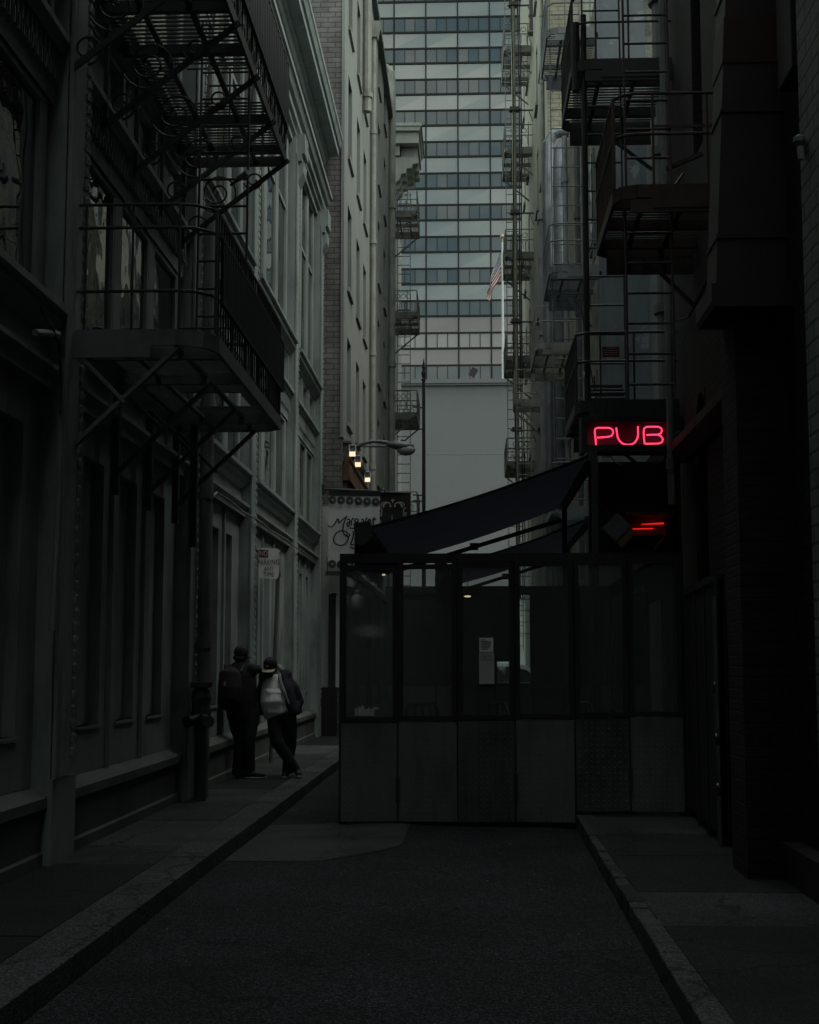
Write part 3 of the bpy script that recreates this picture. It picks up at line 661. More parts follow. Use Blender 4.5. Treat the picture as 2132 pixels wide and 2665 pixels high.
def escape(name, loc, label, xw, xo, y0, y1, zs, m, ladx, rung=.36, hs=(.45,.85), circles=True, group=None, drop=None):
    root = thing(name, loc, label, 'fire escape', group)
    for i, z in enumerate(zs):
        deck(root, xw, xo, y0, y1, z, m, None, .11, .16, 3, .12)
        b = MB(); rail_set(b, xw, xo, y0, y1, z, hs, .02, 1.0, (1,1), .16 if circles else None, .1)
        if circles:
            for yy in (y0, y1):
                for q in (.3, .5, .7):
                    cx = xw + (xo-xw)*q; b.tube([(cx+.09*math.cos(a*.63), yy, z+.62+.09*math.sin(a*.63)) for a in range(10)], .012, 4, closed=True)
                    b.tube([(cx-.13,yy,z+.1),(cx-.13,yy,z+.35),(cx,yy,z+.46),(cx+.13,yy,z+.35),(cx+.13,yy,z+.1)], .012, 4)
        b.build('railing', m, root)
        for yy in (y0+.2, y1-.2): MB().bar((xw,yy,z-1.0), (xo,yy,z-.12), .05, .05).build('strut', m, root)
    for z, zn in zip(zs, zs[1:]): ladder(root, (ladx,y0+.35,zn), (ladx,y0+.65,z+.9), .5, rung, .016, m)
    return root
zl = [aY(1050, v, 53.4).z for v in (548,812,1073,1338)]
e1 = escape('fire_escape', (-2.95,54,0), 'olive iron fire escape with curled railings stacked up the far corner building', -2.98, -1.93, 53.4, 56.6, zl, M['far_iron'], -2.45)
ladder(e1, (-2.45,53.7,2.0), (-2.45,54,zl[-1]), .5, .36, .016, M['far_iron'])
# ================================================================ BACKGROUND
TY = 175.0
tw = thing('office_tower', (0, TY, 0), 'glass office tower with alternating pale spandrel bands and dark ribbon windows', 'building')
zb = aY(1066, 797*1.236, TY).z; dz = (aY(1066, 38*1.236, TY).z - aY(1066, 770*1.236, TY).z) / 11
zb = aY(1066, 770*1.236, TY).z - dz*.475                        # foot of the lowest visible window row
x_m = aY(1109, 600, TY).x; dx = 86.3 / F * TY         # main mullions
MB().box(-40, 60, TY+.6, TY+30, 0, 110).build('core', M['iron_dark'], tw)
mul = MB()
cols = range(-2, 5)
farw, fars = MB(), MB()
rows = range(-1, 15)
for i in cols:
    x = x_m + i*dx; mul.box(x-.09, x+.09, TY-.14, TY+.3, zb-dz, zb+15*dz)
for k in rows:
    z0 = zb + k*dz; zw = z0 + dz*.475
    mul.box(x_m-2*dx, x_m+14*dx, TY-.12, TY+.3, z0-.14, z0+.1).box(x_m-2*dx, x_m+14*dx, TY-.1, TY+.3, zw-.1, zw+.1)
    for i in range(4, 14):
        xa, xb = x_m + i*dx + .09, x_m + (i+1)*dx - .09
        for q in range(3): farw.box(xa+(xb-xa)*q/3+.05, xa+(xb-xa)*(q+1)/3-.05, TY, TY+.1, z0+.1, zw-.1)
        fars.box(xa, xb, TY, TY+.1, zw+.1, z0+dz-.14)
    for i in cols:
        xa, xb = x_m + i*dx + .09, x_m + (i+1)*dx - .09
        if i == 4: continue
        tilt = random.uniform(-.004, .004), random.uniform(-.004, .004)
        w = MB()
        for q in range(3):
            a, c = xa + (xb-xa)*q/3 + .03, xa + (xb-xa)*(q+1)/3 - .03
            t2 = random.uniform(-.012, .012)
            w.add([(a,TY+.02+t2,z0+.1),(c,TY+.02-t2,z0+.1),(c,TY+.02-t2,zw-.1),(a,TY+.02+t2,zw-.1)], [(0,1,2,3)])
            if q: w.box(xa+(xb-xa)*q/3-.045, xa+(xb-xa)*q/3+.045, TY-.07, TY+.2, z0+.1, zw-.1, 1)
        w.build('window', [M['tower_pale'] if k == 1 else M['tower_window'], M['tower_mullion']], tw)
        MB().add([(xa,TY+.02+tilt[0]*3,zw+.1),(xb,TY+.02-tilt[0]*3,zw+.1),(xb,TY+.02-tilt[1]*3,z0+dz-.14),(xa,TY+.02+tilt[1]*3,z0+dz-.14)], [(0,1,2,3)]).build('spandrel', M['tower_rose'] if k in (0, 1) else M['tower_spandrel'], tw)
mul.build('mullion', M['tower_mullion'], tw)
tag(farw.build('window_rows', M['tower_window'], tw), kind='stuff'); tag(fars.build('spandrel_rows', M['tower_spandrel'], tw), kind='stuff')
bw = thing('windowless_building', (0, 100, 0), 'plain grey building with a blank rendered wall and a thin roof parapet below the tower', 'building')
zt = aY(1200, 1003, 100).z
MB().box(-16, 20, 100, 120, 0, zt).build('wall', M['blank_wall'], bw)
zg = aY(1360, 1541, 99.6).z
MB().box(-16, 20, 99.7, 100, 0, zg).box(-16, 20, 99.4, 99.7, zg-.35, zg+.1).build('ground_storey', M['pale_front'], bw)
MB().box(-16.1, 20.1, 99.8, 120, zt-.02, zt+.12).box(-16, 20, 99.7, 120, zt+.12, zt+.42).build('parapet', M['blank_wall'], bw)
cr = MB(); x = -4.2
pt = []
while x < 5: pt.append((x, 99.995, aY(1200,1182,100).z + random.uniform(-.03,.03))); x += .3
cr.tube(pt, .014, 4).build('crack', M['iron_dark'], bw)
p = aY(1231, 985, 100)
k = thing('roof_floodlight', (p.x,100.2,zt+.4), 'small dark floodlight standing on the parapet of the windowless building', 'floodlight')
MB().bar((p.x,100.2,zt+.4),(p.x,100.2,zt+.75),.06).build('stem', M['near_black'], k); MB().bar((p.x-.12,100.2,zt+.7),(p.x+.18,100.1,zt+1.25),.28,.4).build('head', M['near_black'], k)
fp = thing('flagpole', (aY(1311,985,100).x,101,zt+.4), 'white flagpole with a round ball tip standing on the windowless building roof', 'flagpole')
x = fp.location.x; ztop = aY(1311, 630, 101).z
MB().tube([(x,101,zt+.3),(x,101,ztop)], [.1,.06], 10).build('pole', M['pole_white'], fp)
MB().tube([(x,101,ztop),(x,101,ztop+.3)], .035, 6).ball((x,101,ztop+.42), .16).build('finial', M['gold'], fp)
MB().box(x-.5,x+.5,100.7,101.3,zt+.4,zt+.55).build('base', M['pole_white'], fp)
# the flag hangs slack from the pole
fz = aY(1306, 655, 101).z
def flagp(s, t):                                        # s along the fly, t down the hoist
    dr = s*2.7; spread = 1.9*(1-.42*s)
    fold = math.sin(s*7+t*2.2)*.16*s + math.sin(t*9+s*4)*.07*s
    return (x - .14 - .85*s**.8 - .22*math.sin(t*3.14)*s + .12*math.sin(s*9)*s, 101 - .15*s + fold*1.6, fz - t*spread - dr + .1*math.sin(t*8)*s)
def flagm(s, t):
    if s < .4 and t < 7/13:
        gx, gy = s/.4*8 % 1, t*13/7*7 % 1
        return 1 if abs(gx-.5) < .28 and abs(gy-.5) < .28 else 2
    return 0 if int(t*13) % 2 == 0 else 1
f = MB().sheet(flagp, 80, 78, 0, flagm).build('flag', [M['flag_red'], M['flag_white'], M['flag_blue']], at=(x-.3,101,fz-2), smooth=True)
tag(f, 'slack red white and blue striped flag hanging from the rooftop pole', 'flag')
# slim street pole
q = aY(1103, 935, 57); sp = thing('street_pole', (q.x,57,0), 'slim dark green pole with a pointed finial rising above the awnings', 'pole')
MB().tube([(q.x,57,0),(q.x,57,4),(q.x,57,q.z-.9)], [.11,.09,.065], 10).build('shaft', M['pole_green'], sp)
MB().lathe([(.09,-.9),(.1,-.84),(.06,-.78),(.09,-.66),(.1,-.56),(.05,-.45),(.075,-.35),(.03,-.1),(.006,.05)], q, 10).build('finial', M['pole_green'], sp)
for z in [aY(1095, v, 57).z for v in (1062, 1118, 1290, 1305)]: MB().bar((q.x,57,z),(q.x-.42,56.7,z),.05).build('tie', M['pole_green'], sp)

# street lamp on the stucco corner
Y = 32.6
L = lambda u, v: aY(u, v, Y)
sl = thing('street_lamp', (-2.9, 32.4, 6), 'grey cobra-head street lamp on a curved arm fixed to the brick corner', 'street lamp')
sc = lambda x, y: L(820 + x/6.16, 1100 + y/6.16)
MB().tube([sc(*p) for p in ((400,590),(470,510),(560,440),(660,385),(780,330),(900,303),(1020,300),(1170,318))], .042, 10).tube([sc(500,378), sc(760,378), sc(1150,376)], .028, 8).build('arm', M['lamp_grey'], sl)
hd = [sc(*p) for p in ((1150,345),(1200,350),(1290,362),(1380,372),(1480,383),(1585,392))]
MB().tube(hd, [(.05,.07),(.07,.12),(.1,.17),(.12,.19),(.1,.17),(.05,.08)], 14, side=(0,0,1)).build('head', M['lamp_grey'], sl, smooth=True)
MB().ball(sc(1460,435), .22, .17, .14, 14).build('lens', M['lamp_glass'], sl, smooth=True)
MB().box(sc(1370,330).x, sc(1422,330).x, Y-.05, Y+.05, sc(0,330).z, sc(0,285).z).build('photocell', M['near_black'], sl)
MB().box(-2.95,-2.86,Y-.2,Y+.1,sc(0,640).z,sc(0,480).z).build('wall_plate', M['lamp_grey'], sl)

# ---------------------------------------------------------------- banners
def strokes(b, lines, P, w, mi, d=.004):
    for ln in lines:
        pts = []
        n = len(ln)
        for i in range(n-1):                              # smooth curve through the marks
            p0, p1, p2, p3 = (ln[max(0,i-1)], ln[i], ln[i+1], ln[min(n-1,i+2)])
            for k in range(5):
                t = k/5
                pts.append(tuple(.5*((2*p1[c])+(-p0[c]+p2[c])*t+(2*p0[c]-5*p1[c]+4*p2[c]-p3[c])*t*t+(-p0[c]+3*p1[c]-3*p2[c]+p3[c])*t**3) for c in (0,1)))
        pts.append(ln[-1]); L2 = []; n = len(pts)
        for i, p in enumerate(pts):
            a, c = pts[max(0,i-1)], pts[min(n-1,i+1)]; dx, dy = c[0]-a[0], c[1]-a[1]; l = math.hypot(dx,dy) or 1
            ww = w*(.75 + .25*math.sin(i/n*3.1)); L2.append((p[0]-dy/l*ww/2, p[1]+dx/l*ww/2)); L2.append((p[0]+dy/l*ww/2, p[1]-dx/l*ww/2))
        vs = [P(*q) for q in L2]
        b.add(vs, [(2*i,2*i+1,2*i+3,2*i+2) for i in range(n-1)], mi)
BY = 31.6
B1 = lambda x, y: aY(820 + x/6.16, 1100 + y/6.16, BY)
bn = thing('shop_banner', B1(600,1080), 'pale grey hanging banner with handwritten shop name and rows of spiral discs', 'banner')
c4p = [B1(222,1150), B1(1045,1185), B1(1010,2330), B1(205,2360)]
def b1(s, t):
    p = (c4p[0]*(1-s)+c4p[1]*s)*(1-t) + (c4p[3]*(1-s)+c4p[2]*s)*t
    return (p.x, BY + .025*math.sin(s*5+t*2) , p.z)
MB().sheet(b1, 20, 24).sheet(lambda s,t: (b1(s,t)[0], b1(s,t)[1]+.012, b1(s,t)[2]), 20, 24).build('cloth', M['banner_grey'], bn)
MB().sheet(lambda s,t: (lambda p: (p.x, BY-.02+.02*math.sin(s*5), p.z))(B1(215+840*s,1062+34*s+ (95-5*s)*t)), 16, 4).build('hem', M['banner_black'], bn)
PB = lambda x, y: (lambda p: (p.x, BY-.045, p.z))(B1(x, y)); PB2 = lambda x, y: (lambda p: (p.x, BY-.055, p.z))(B1(x, y))
for row in ([(282+139*i, 1243+6*i) for i in range(6)], [(278+139*i, 2270+5*i) for i in range(6)]):
  b = MB()
  for cx, cy in row:
    b.add([PB(cx+58*math.cos(a*.449), cy+58*math.sin(a*.449)) for a in range(14)], [tuple(range(14))], 1)
    for r in (63, 50, 38, 27): strokes(b, [[(cx+r*math.cos(a*.449), cy+r*math.sin(a*.449)) for a in range(15)]], PB, 9, 0)
    strokes(b, [[(cx-15,cy-6),(cx-5,cy-14),(cx+4,cy+6),(cx+15,cy)]], PB2, 7, 2)
  b.build('spiral_pattern', [M['ink'], M['lining'], M['banner_grey']], bn)
b = MB()
strokes(b, [[(212,1650),(250,1676),(300,1652),(340,1590),(372,1545),(385,1612),(420,1580),(520,1500)],[(516,1502),(485,1560),(460,1640),(450,1740),(480,1800),(530,1832),(562,1800),(540,1780)],
  [(515,1562),(545,1550),(560,1590),(545,1655)],[(560,1590),(525,1610),(515,1645),(535,1662),(555,1640)],[(590,1560),(585,1610),(590,1650)],[(588,1580),(605,1545),(628,1540)],
  [(688,1545),(655,1548),(642,1580),(660,1605),(690,1580),(692,1545)],[(692,1545),(690,1640),(660,1695),(610,1700),(555,1690)],
  [(745,1560),(765,1550),(780,1590),(768,1655)],[(778,1595),(740,1610),(730,1650),(750,1662),(768,1640)],[(815,1560),(808,1610),(815,1650)],[(810,1580),(825,1540),(845,1530)],
  [(855,1610),(890,1590),(885,1555),(862,1560),(850,1610),(860,1650),(880,1660)],[(945,1510),(940,1580),(945,1635),(960,1645)],[(915,1570),(950,1545),(985,1555)],
  [(530,1790),(500,1750),(420,1738),(345,1775),(302,1860),(320,1930),(390,1970),(470,1955),(530,1890),(535,1830),(500,1790)],[(600,1750),(618,1760),(610,1850),(575,1950),(600,1960),(632,1952)],
  [(640,1880),(680,1850),(690,1815),(665,1805),(645,1850),(650,1900),(672,1920)],[(740,1850),(760,1840),(770,1880),(755,1930)],[(765,1880),(735,1900),(735,1930),(752,1935)],[(800,1840),(795,1930)],[(797,1865),(825,1830)],[(850,1840),(865,1890),(895,1840)],[(895,1840),(870,1950),(830,1975)],
  [(560,2000),(640,2020),(760,2010)]], PB, 25, 0)
b.build('lettering', M['ink'], bn)
MB().tube([B1(115,1060)+Vector((0,.02,0)), B1(620,1085)+Vector((0,.02,0)), B1(1110,1118)+Vector((0,.02,0))], .035, 8).build('rod', M['black_iron'], bn)
MB().box(B1(120,0).x-.25,B1(160,0).x,BY-.03,BY+.1,B1(0,1160).z,B1(0,1000).z).bar(B1(150,1080),B1(215,1170),.03).build('bracket', M['black_iron'], bn)
MB().box(B1(180,0).x,B1(1010,0).x,BY-.03,BY+.04,B1(0,2450).z,B1(0,2385).z).bar(B1(210,2440),B1(190,2150),.02).build('bottom_rail', M['pole_green'], bn)
B2 = lambda x, y: aY(820 + x/6.16, 1100 + y/6.16, 35)
bk = thing('shop_banner', B2(1300,1150), 'black hanging banner with pale leafy scrollwork partly behind the awning', 'banner')
q4 = [B2(1040,1120), B2(1535,1140), B2(1525,1960), B2(1030,1960)]
MB().sheet(lambda s,t: (lambda p: (p.x, 35+.02*math.sin(s*5+t), p.z))((q4[0]*(1-s)+q4[1]*s)*(1-t)+(q4[3]*(1-s)+q4[2]*s)*t), 12, 14).sheet(lambda s,t: (lambda p: (p.x, 35.012+.02*math.sin(s*5+t), p.z))((q4[0]*(1-s)+q4[1]*s)*(1-t)+(q4[3]*(1-s)+q4[2]*s)*t), 12, 14).build('cloth', M['banner_black'], bk)
b = MB(); PK = lambda x, y: (lambda p: (p.x, 34.96, p.z))(B2(x, y))
half = [[(1070,1350),(1065,1310),(1100,1280),(1160,1280),(1205,1300),(1215,1335),(1205,1310)],[(1085,1370),(1110,1340),(1095,1330),(1140,1300)],[(1120,1345),(1090,1330),(1130,1290),(1190,1292)],[(1035,1360),(1065,1390),(1080,1440)],[(1030,1490),(1060,1500),(1075,1470),(1050,1445),(1030,1465),(1050,1478)],[(1020,1530),(1045,1570),(1055,1610)],[(1210,1330),(1200,1345),(1222,1345),(1212,1318)]]
mirror = [[(2*1247-x, y) for x, y in l] for l in half]
strokes(b, half, PK, 13, 0); b.build('scrollwork', M['pale_ink'], bk); b = MB(); strokes(b, mirror, PK, 13, 0); b.build('scrollwork', M['pale_ink'], bk); b = MB()
strokes(b, [[(1240,1265),(1232,1245),(1250,1232),(1266,1246),(1250,1262),(1247,1285)],[(1238,1490),(1236,1560),(1238,1640)]], PK, 13, 0)
b.build('drop_ornament', M['pale_ink'], bk)
MB().tube([B2(1000,1112), B2(1545,1130)], .03, 8).ball(B2(1090,1095), .07).build('rod', M['black_iron'], bk)
# iron gate below the banners, hinged to the stucco wall
ig = thing('iron_gate', (-2.8,33.4,.1), 'tall black sheet iron gate standing open below the pale banner', 'gate')
MB().box(-3.15,-3.05,32.0,32.1,.13,3.3).build('post', M['black_iron'], ig); MB().box(-2.62,-2.56,36.0,36.06,.13,3.1).build('post', M['black_iron'], ig)
for x0,y0,x1,y1,z in ((-3.05,32.0,-2.66,33.9,3.25),(-2.62,34.0,-2.5,36.0,3.12)):
    MB().bar((x0,y0,z/2+.1),(x1,y1,z/2+.1),.04,z-.15).build('leaf', M['near_black'], ig)
    b = MB().bar((x0,y0,z+.04),(x1,y1,z+.04),.07,.05)
    for k in (.05,.35,.65,.95): b.bar((x0+(x1-x0)*k,y0+(y1-y0)*k-.03,.15),(x0+(x1-x0)*k,y0+(y1-y0)*k-.03,z),.05)
    b.build('gate_frame', M['black_iron'], ig)
MB().box(-3.9,-2.96,31.95,32.15,0,1.2).build('dado', M['near_black'], ig)

# ---------------------------------------------------------------- parking sign
sg = thing('parking_sign', (aZ(705,1985,.13).x, aZ(705,1985,.13).y, .13), 'leaning no parking sign on a grey pole beside the two men', 'sign')
g = aZ(705,1985,.13); tp = aY(722,1480,g.y)
MB().tube([g, aY(713,1760,g.y), aY(724,1500,g.y), aY(725,1430,g.y)], .032, 10).tube([aY(724,1502,g.y), aY(724,1488,g.y)], .045, 10).build('pole', M['lamp_grey'], sg)
sy = g.y - .06
S = lambda u, v, d=0: (lambda p: (p.x, sy - d, p.z))(aY(u + 6, v, sy))
oc = [(668,1432),(674,1426),(716,1428),(722,1434),(720,1500),(714,1507),(673,1505),(667,1499)]
b = MB(); vs = [S(*p) for p in oc] + [S(*p, -.008) for p in oc]
b.add(vs, [tuple(range(8)), tuple(range(15,7,-1))] + [(i,(i+1)%8,8+(i+1)%8,8+i) for i in range(8)])
b.add([S(669.5,1430.5,.003),S(692.5,1431.5,.003),S(692,1451,.003),S(669,1450,.003)], [(0,1,2,3)], 1)
b.build('sign_plate', [M['sign_white'], M['sign_red']], sg)
b = MB(); px = 1 / (F / sy)
for body, uc, vc, hpx, sx, mi in (('NO',680.5,1441,14,.66,1),('PARKING',693,1464,14.5,.63,0),('ANY',694,1481.5,12,.72,0),('TIME',694,1495.5,12,.72,0)):
    c = S(uc, vc, .006); vs, fs = text_mb(body, hpx*px*1.42, lambda x, y: (c[0]+x, c[1], c[2]+y), sx=sx, space=1.05)
    b.add(vs, fs, mi)
b.build('lettering', [M['ink'], M['sign_white']], sg)
for i, z in enumerate((1440,1496)): MB().bar(S(722,z), (aY(725,z,g.y).x, g.y, aY(725,z,g.y).z), .02).build('clamp', M['near_black'], sg)
# ================================================================ PUB SIDE
Pr = lambda x: (lambda a, z, d: (x + d, a, z))         # wall plane facing -x
# painted brick neighbour, nearest the camera
nb = thing('painted_brick_building', (2.1, 0, 0), 'building with a grey painted brick wall at the very edge of the alley', 'building')
XN = aY(2092, 700, 8.6).x
MB().box(XN, 14, -40, 8.6, 0, 29).build('wall', M['grey_brick_x'], nb)
MB().box(XN-.02, XN, -40, 8.55, 0, .5).build('plinth', M['near_black'], nb)
p = aY(2081, 378, 8.45)
k = thing('security_light', p, 'small pale security light with a stubby lamp on the grey brick corner', 'lamp')
MB().box(p.x,XN,p.y+.02,p.y+.06,p.z-.03,p.z+.01).lathe([(.03,-.0),(.04,.02),(.035,.05),(.012,.065)], p, 10).build('housing', M['lamp_grey'], k)
MB().tube([p+Vector((0,-.03,-.02)), p+Vector((.0,-.03,-.1))], [.026,.02], 10).build('lens', M['lamp_glass'], k)
# dark brick pub building
pub = thing('pub_building', (2.45, 12, 0), 'sooty dark brick pub building with slim arched windows and a bare pier', 'building')
arch = [(14.35,14.95,7.1,9.4),(14.55,15.1,2.6,4.55)]
b = MB().holes(Pr(2.45), 8.6, 17, 0, 21, arch, .3)
b.box(2.75, 14, 8.6, 17, 0, 21).box(2.45, 2.75, 16.8, 17, 0, 21).box(2.45, 2.75, 8.6, 17, 20.9, 21.1)
for y0, y1, z0, z1 in arch:                              # rounded heads
    c = (y0+y1)/2; r = (y1-y0)/2
    for s in (-1, 1):
        q = [(c+s*r, z1-.0), (c+s*r, z1-r)] + [(c+s*r*math.cos(a), z1-r+r*math.sin(a)) for a in (.3,.6,.9,1.2,1.5)]
        b.prism(q, 'x', 2.44, 2.72)
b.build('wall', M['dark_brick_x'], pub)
for y0, y1, z0, z1 in arch: MB().box(2.7, 2.74, y0, y1, z0, z1).build('window', M['glass_dark'], pub)
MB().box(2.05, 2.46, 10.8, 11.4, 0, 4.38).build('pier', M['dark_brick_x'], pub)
MB().box(2.3, 2.46, 8.6, 10.8, 0, .4).build('plinth', M['near_black'], pub)
MB().prism([(2.46,4.38),(1.86,4.38),(1.84,4.42),(1.84,4.56),(2.46,4.58)], 'y', 10.55, 11.3).build('ledge', M['chase_metal'], pub)
MB().prism([(2.46,3.95),(2.4,3.95),(2.3,4.1),(2.3,4.2),(2.46,4.2)], 'y', 12.5, 16.4).build('string_course', M['near_black'], pub)
# sheet metal chase on the ledge
ch = thing('metal_chase', (2.2, 11, 4.58), 'tall leaning sheet metal duct casing standing on the ledge of the dark brick wall', 'duct')
def chase(z0, z1, mat, ex=0.0, name='casing'):
    xf = lambda z: 1.9 + (z-4.58)*.055 - ex
    b = MB(); vs = [(xf(z0),10.7-ex,z0),(2.46,10.7-ex,z0),(2.46,11.15+ex,z0),(xf(z0),11.15+ex,z0),(xf(z1),10.7-ex,z1),(2.46,10.7-ex,z1),(2.46,11.15+ex,z1),(xf(z1),11.15+ex,z1)]
    b.add(vs, [(0,3,2,1),(4,5,6,7),(0,1,5,4),(1,2,6,5),(2,3,7,6),(3,0,4,7)]); return b.build(name, mat, ch)
chase(4.58, 9.5, M['chase_metal'])
for z in (4.95, 5.95, 6.95): chase(z, z+.03, M['chase_metal'], .012, 'seam')
chase(6.35, 6.72, M['chase_red'], .008, 'band')
tag(MB().box(2.3,2.46,9.75,10.2,5.9,6.75).box(2.28,2.46,9.72,10.23,6.72,6.78).build('meter_box', M['near_black'], at=(2.4,10,6), bevel=.01), 'black wall box on dark brick between the duct casing and the grey brick corner', 'box')
downpipe(2.3, 16.05, 3.5, 12, .045, M['pipe_grey'], 'thin grey conduit rising straight beside the arched windows on dark brick')
# pub ground floor front, added as dark backing, and recessed yard behind it
pf = thing('pub_front', (2.4, 21, 0), 'single storey black painted pub front added as dark backing beneath the neon sign', 'building')
MB().box(2.42, 3.5, 17, 27, 0, 4.3).box(2.3, 3.5, 16.6, 27, 4.1, 4.32).box(2.3, 2.45, 17, 27, 3.0, 3.3).build('wall', M['near_black'], pf)
MB().box(1.44, 2.44, 16.84, 16.9, 2.94, 4.1).build('shade_panel', M['near_black'], pf)  # dark sheet standing in for the shaded pub entrance
MB().box(2.36, 2.43, 17.6, 18.7, .13, 2.5).build('door', M['iron_dark'], pf)
for y in (19.2, 21.4, 23.6):
    w = MB().box(2.36, 2.43, y, y+1.9, .9, .98).box(2.36,2.43,y,y+1.9,2.7,2.78).box(2.36,2.43,y,y+.08,.98,2.7).box(2.36,2.43,y+1.82,y+1.9,.98,2.7).build('window', M['black_iron'], pf)
    MB().box(2.4, 2.425, y+.08, y+1.82, .98, 2.7).build('pane', M['glass_dark'], w)
yb = thing('yard_building', (3.5, 24, 0), 'tall dim rear wall of the light well behind the fire escapes', 'building')
MB().box(3.5, 14, 17, 42, 0, 12.8).build('wall', M['iron_dark'], yb)
for (x, y, r), m, lab in (((2.72,17.6,.09),'pipe_grey','bright steel flue pipe nearest the arched windows in the light well'),((2.95,18.4,.14),'pipe_dark','fat black pipe second in the row of light well pipes'),((3.1,20.2,.1),'pipe_grey','slim grey pipe third in the row of light well pipes'),((3.25,22.5,.2),'pipe_dark','wide dark flue beside the flaking blue-grey wall in the light well')):
    downpipe(x, y, 4.3, 14.5, r, M[m], lab, collars=2.6)
fb = thing('plaster_building', (2.6, 31, 0), 'rough plastered building with a flaking blue-grey end wall in the light well', 'building')
MB().box(2.62, 9, 27.03, 36, 0, 15.2).build('wall', M['rough_plaster'], fb)
MB().box(2.6, 3.52, 27, 27.03, 0, 15.2).box(2.56, 2.62, 26.98, 27.1, 0, 15.2).build('end_wall', M['blue_flank'], fb)
for z in (5.6, 10.2):
    w = MB().box(2.57, 2.64, 28.2, 29.3, z, z+2).build('window', M['iron_dark'], fb); MB().box(2.55, 2.58, 28.3, 29.2, z+.1, z+1.9).build('pane', M['glass_dark'], w)
# cream brick building
cm = thing('cream_brick_building', (2.45, 52, 0), 'cream painted brick building with a broad brick end facing down the alley', 'building')
wl = [(y-.5, y+.5, 6+3.7*k, 8.2+3.7*k) for y in (44.5, 47.5, 54.5, 58) for k in range(6)]
b = MB().holes(Pr(2.45), 42, 62, 0, 31, wl, .13).box(2.75, 12, 42.05, 62, 0, 31).box(2.45, 2.75, 61.8, 62, 0, 31)
b.build('wall', M['cream_wall'], cm)
MB().box(2.45, 3.6, 41.97, 42.05, 0, 31).build('brick_end', M['cream_brick_y'], cm)
MB().box(2.4, 2.47, 41.9, 42.1, 0, 31).box(2.41, 2.47, 43.4, 43.7, 0, 31).build('corner_strip', M['cream_wall'], cm)
for a, c, z0, z1 in wl:
    w = MB().box(2.56, 2.6, a, c, z0, z1).box(2.53, 2.6, a, a+.07, z0, z1).box(2.53, 2.6, c-.07, c, z0, z1).box(2.53, 2.6, a, c, (z0+z1)/2-.04, (z0+z1)/2+.04).build('window', M['glass_dark'], cm)
    MB().box(2.36, 2.6, a-.1, c+.1, z0-.1, z0).build('window_sill', M['stucco_trim'], w)
# galvanised ducts
def rings(b, x, y, z0, z1, r, st=.35):
    z = z0
    while z < z1: b.tube([(x,y,z),(x,y,z+.035)], r*1.045, 18); z += st
gd = thing('ventilation_duct', (2.46, 39, 0), 'shiny galvanised round exhaust duct with an elbow turning into the cream brick end', 'duct')
zt2 = aY(1457, 372, 39).z; r = .19; x = aY(1457, 700, 39).x
b = MB().tube([(x,39,3),(x,39,zt2-.5),(x+.03,39,zt2-.2),(x+.14,39.0,zt2),(x+.32,39.0,zt2+.1),(x+.62,39.2,zt2+.1),(x+.62,42,zt2+.1)], r, 20); rings(b, x, 39, 3, zt2-.6, r)
b.build('duct', M['galv'], gd, smooth=False)
MB().box(x+.25,x+.6,38.6,38.9,zt2-1.3,zt2-.55).bar((x+.1,38.8,zt2-1.2),(x+.6,38.8,zt2-2.1),.08).bar((x+.25,38.8,zt2-1.6),(x+.65,38.8,zt2-2.5),.08).build('fan_box', M['galv'], gd)
g2 = thing('ventilation_duct', (2.2, 37.5, 0), 'dented crinkled exhaust duct alongside the shiny round one', 'duct')
x = aY(1428, 700, 37.5).x; zz = aY(1440, 345, 37.5).z
b = MB(); pth = [(x,37.5,3+i*.42) for i in range(int((zz-3.6)/.42))]; b.tube(pth + [(x+.03,37.5,zz-.3),(x+.14,37.5,zz-.08),(x+.3,37.5,zz),(x+.6,37.5,zz)], [(.145+random.uniform(-.008,.012)) for _ in pth] + [.15]*4, 12)
b.build('duct', M['galv'], g2)
MB().box(x-.24, x-.1, 37.6, 38, 2, zz-2.2).box(x-.27, x-.07, 37.55, 38.05, zz-2.4, zz-2.2).box(x-.26, x-.08, 37.56, 38.04, zz-5.6, zz-5.45).build('cable_trunk', M['pipe_grey'], g2)
# dark round duct high on the cream wall with bracket
P0 = aY(1388, 85, 50); vd = thing('ventilation_duct', P0, 'dark round flue ending on a wall bracket high on the cream building', 'duct')
MB().tube([P0, P0+Vector((0,0,.3)), P0+Vector((0,0,.31)), P0+Vector((0,0,9))], [.17,.17,.145,.145], 14).tube([P0+Vector((0,0,.6)),P0+Vector((0,0,.68))], .17, 14).build('duct', M['chase_metal'], vd)
MB().box(P0.x-.2,2.45,49.8,50.2,P0.z-.05,P0.z).bar(P0+Vector((-.18,0,-.03)), (2.45,50,P0.z-.75), .04).build('bracket', M['far_iron'], vd)
# yellow riser with cables, brackets to the cream wall
q = aY(1343, 600, 50.5); rp = thing('riser_pipe', (q.x, 50.5, 2), 'tall yellowish riser pipe strapped with black cables out from the cream building', 'pipe')
MB().tube([(q.x,50.5,4),(q.x-.06,50.5,30)], .075, 10).build('pipe', M['pipe_yellow'], rp)
for dxx in (.13, .2, -.1): MB().tube([(q.x+dxx+.03*math.sin(i),50.4,4+i*2.2) for i in range(13)], .022, 5).build('cable', M['near_black'], rp)
for v in (14, 287, 555, 838, 1120):
    z = aY(1370, v, 50.5).z; MB().bar((q.x-.25,50.5,z),(2.45,50.5,z),.05).bar((q.x+.5,50.5,z),(2.45,50.5,z-.45),.03).box(q.x-.2,q.x+.15,50.35,50.65,z-.03,z+.1).build('bracket', M['black_iron'], rp)

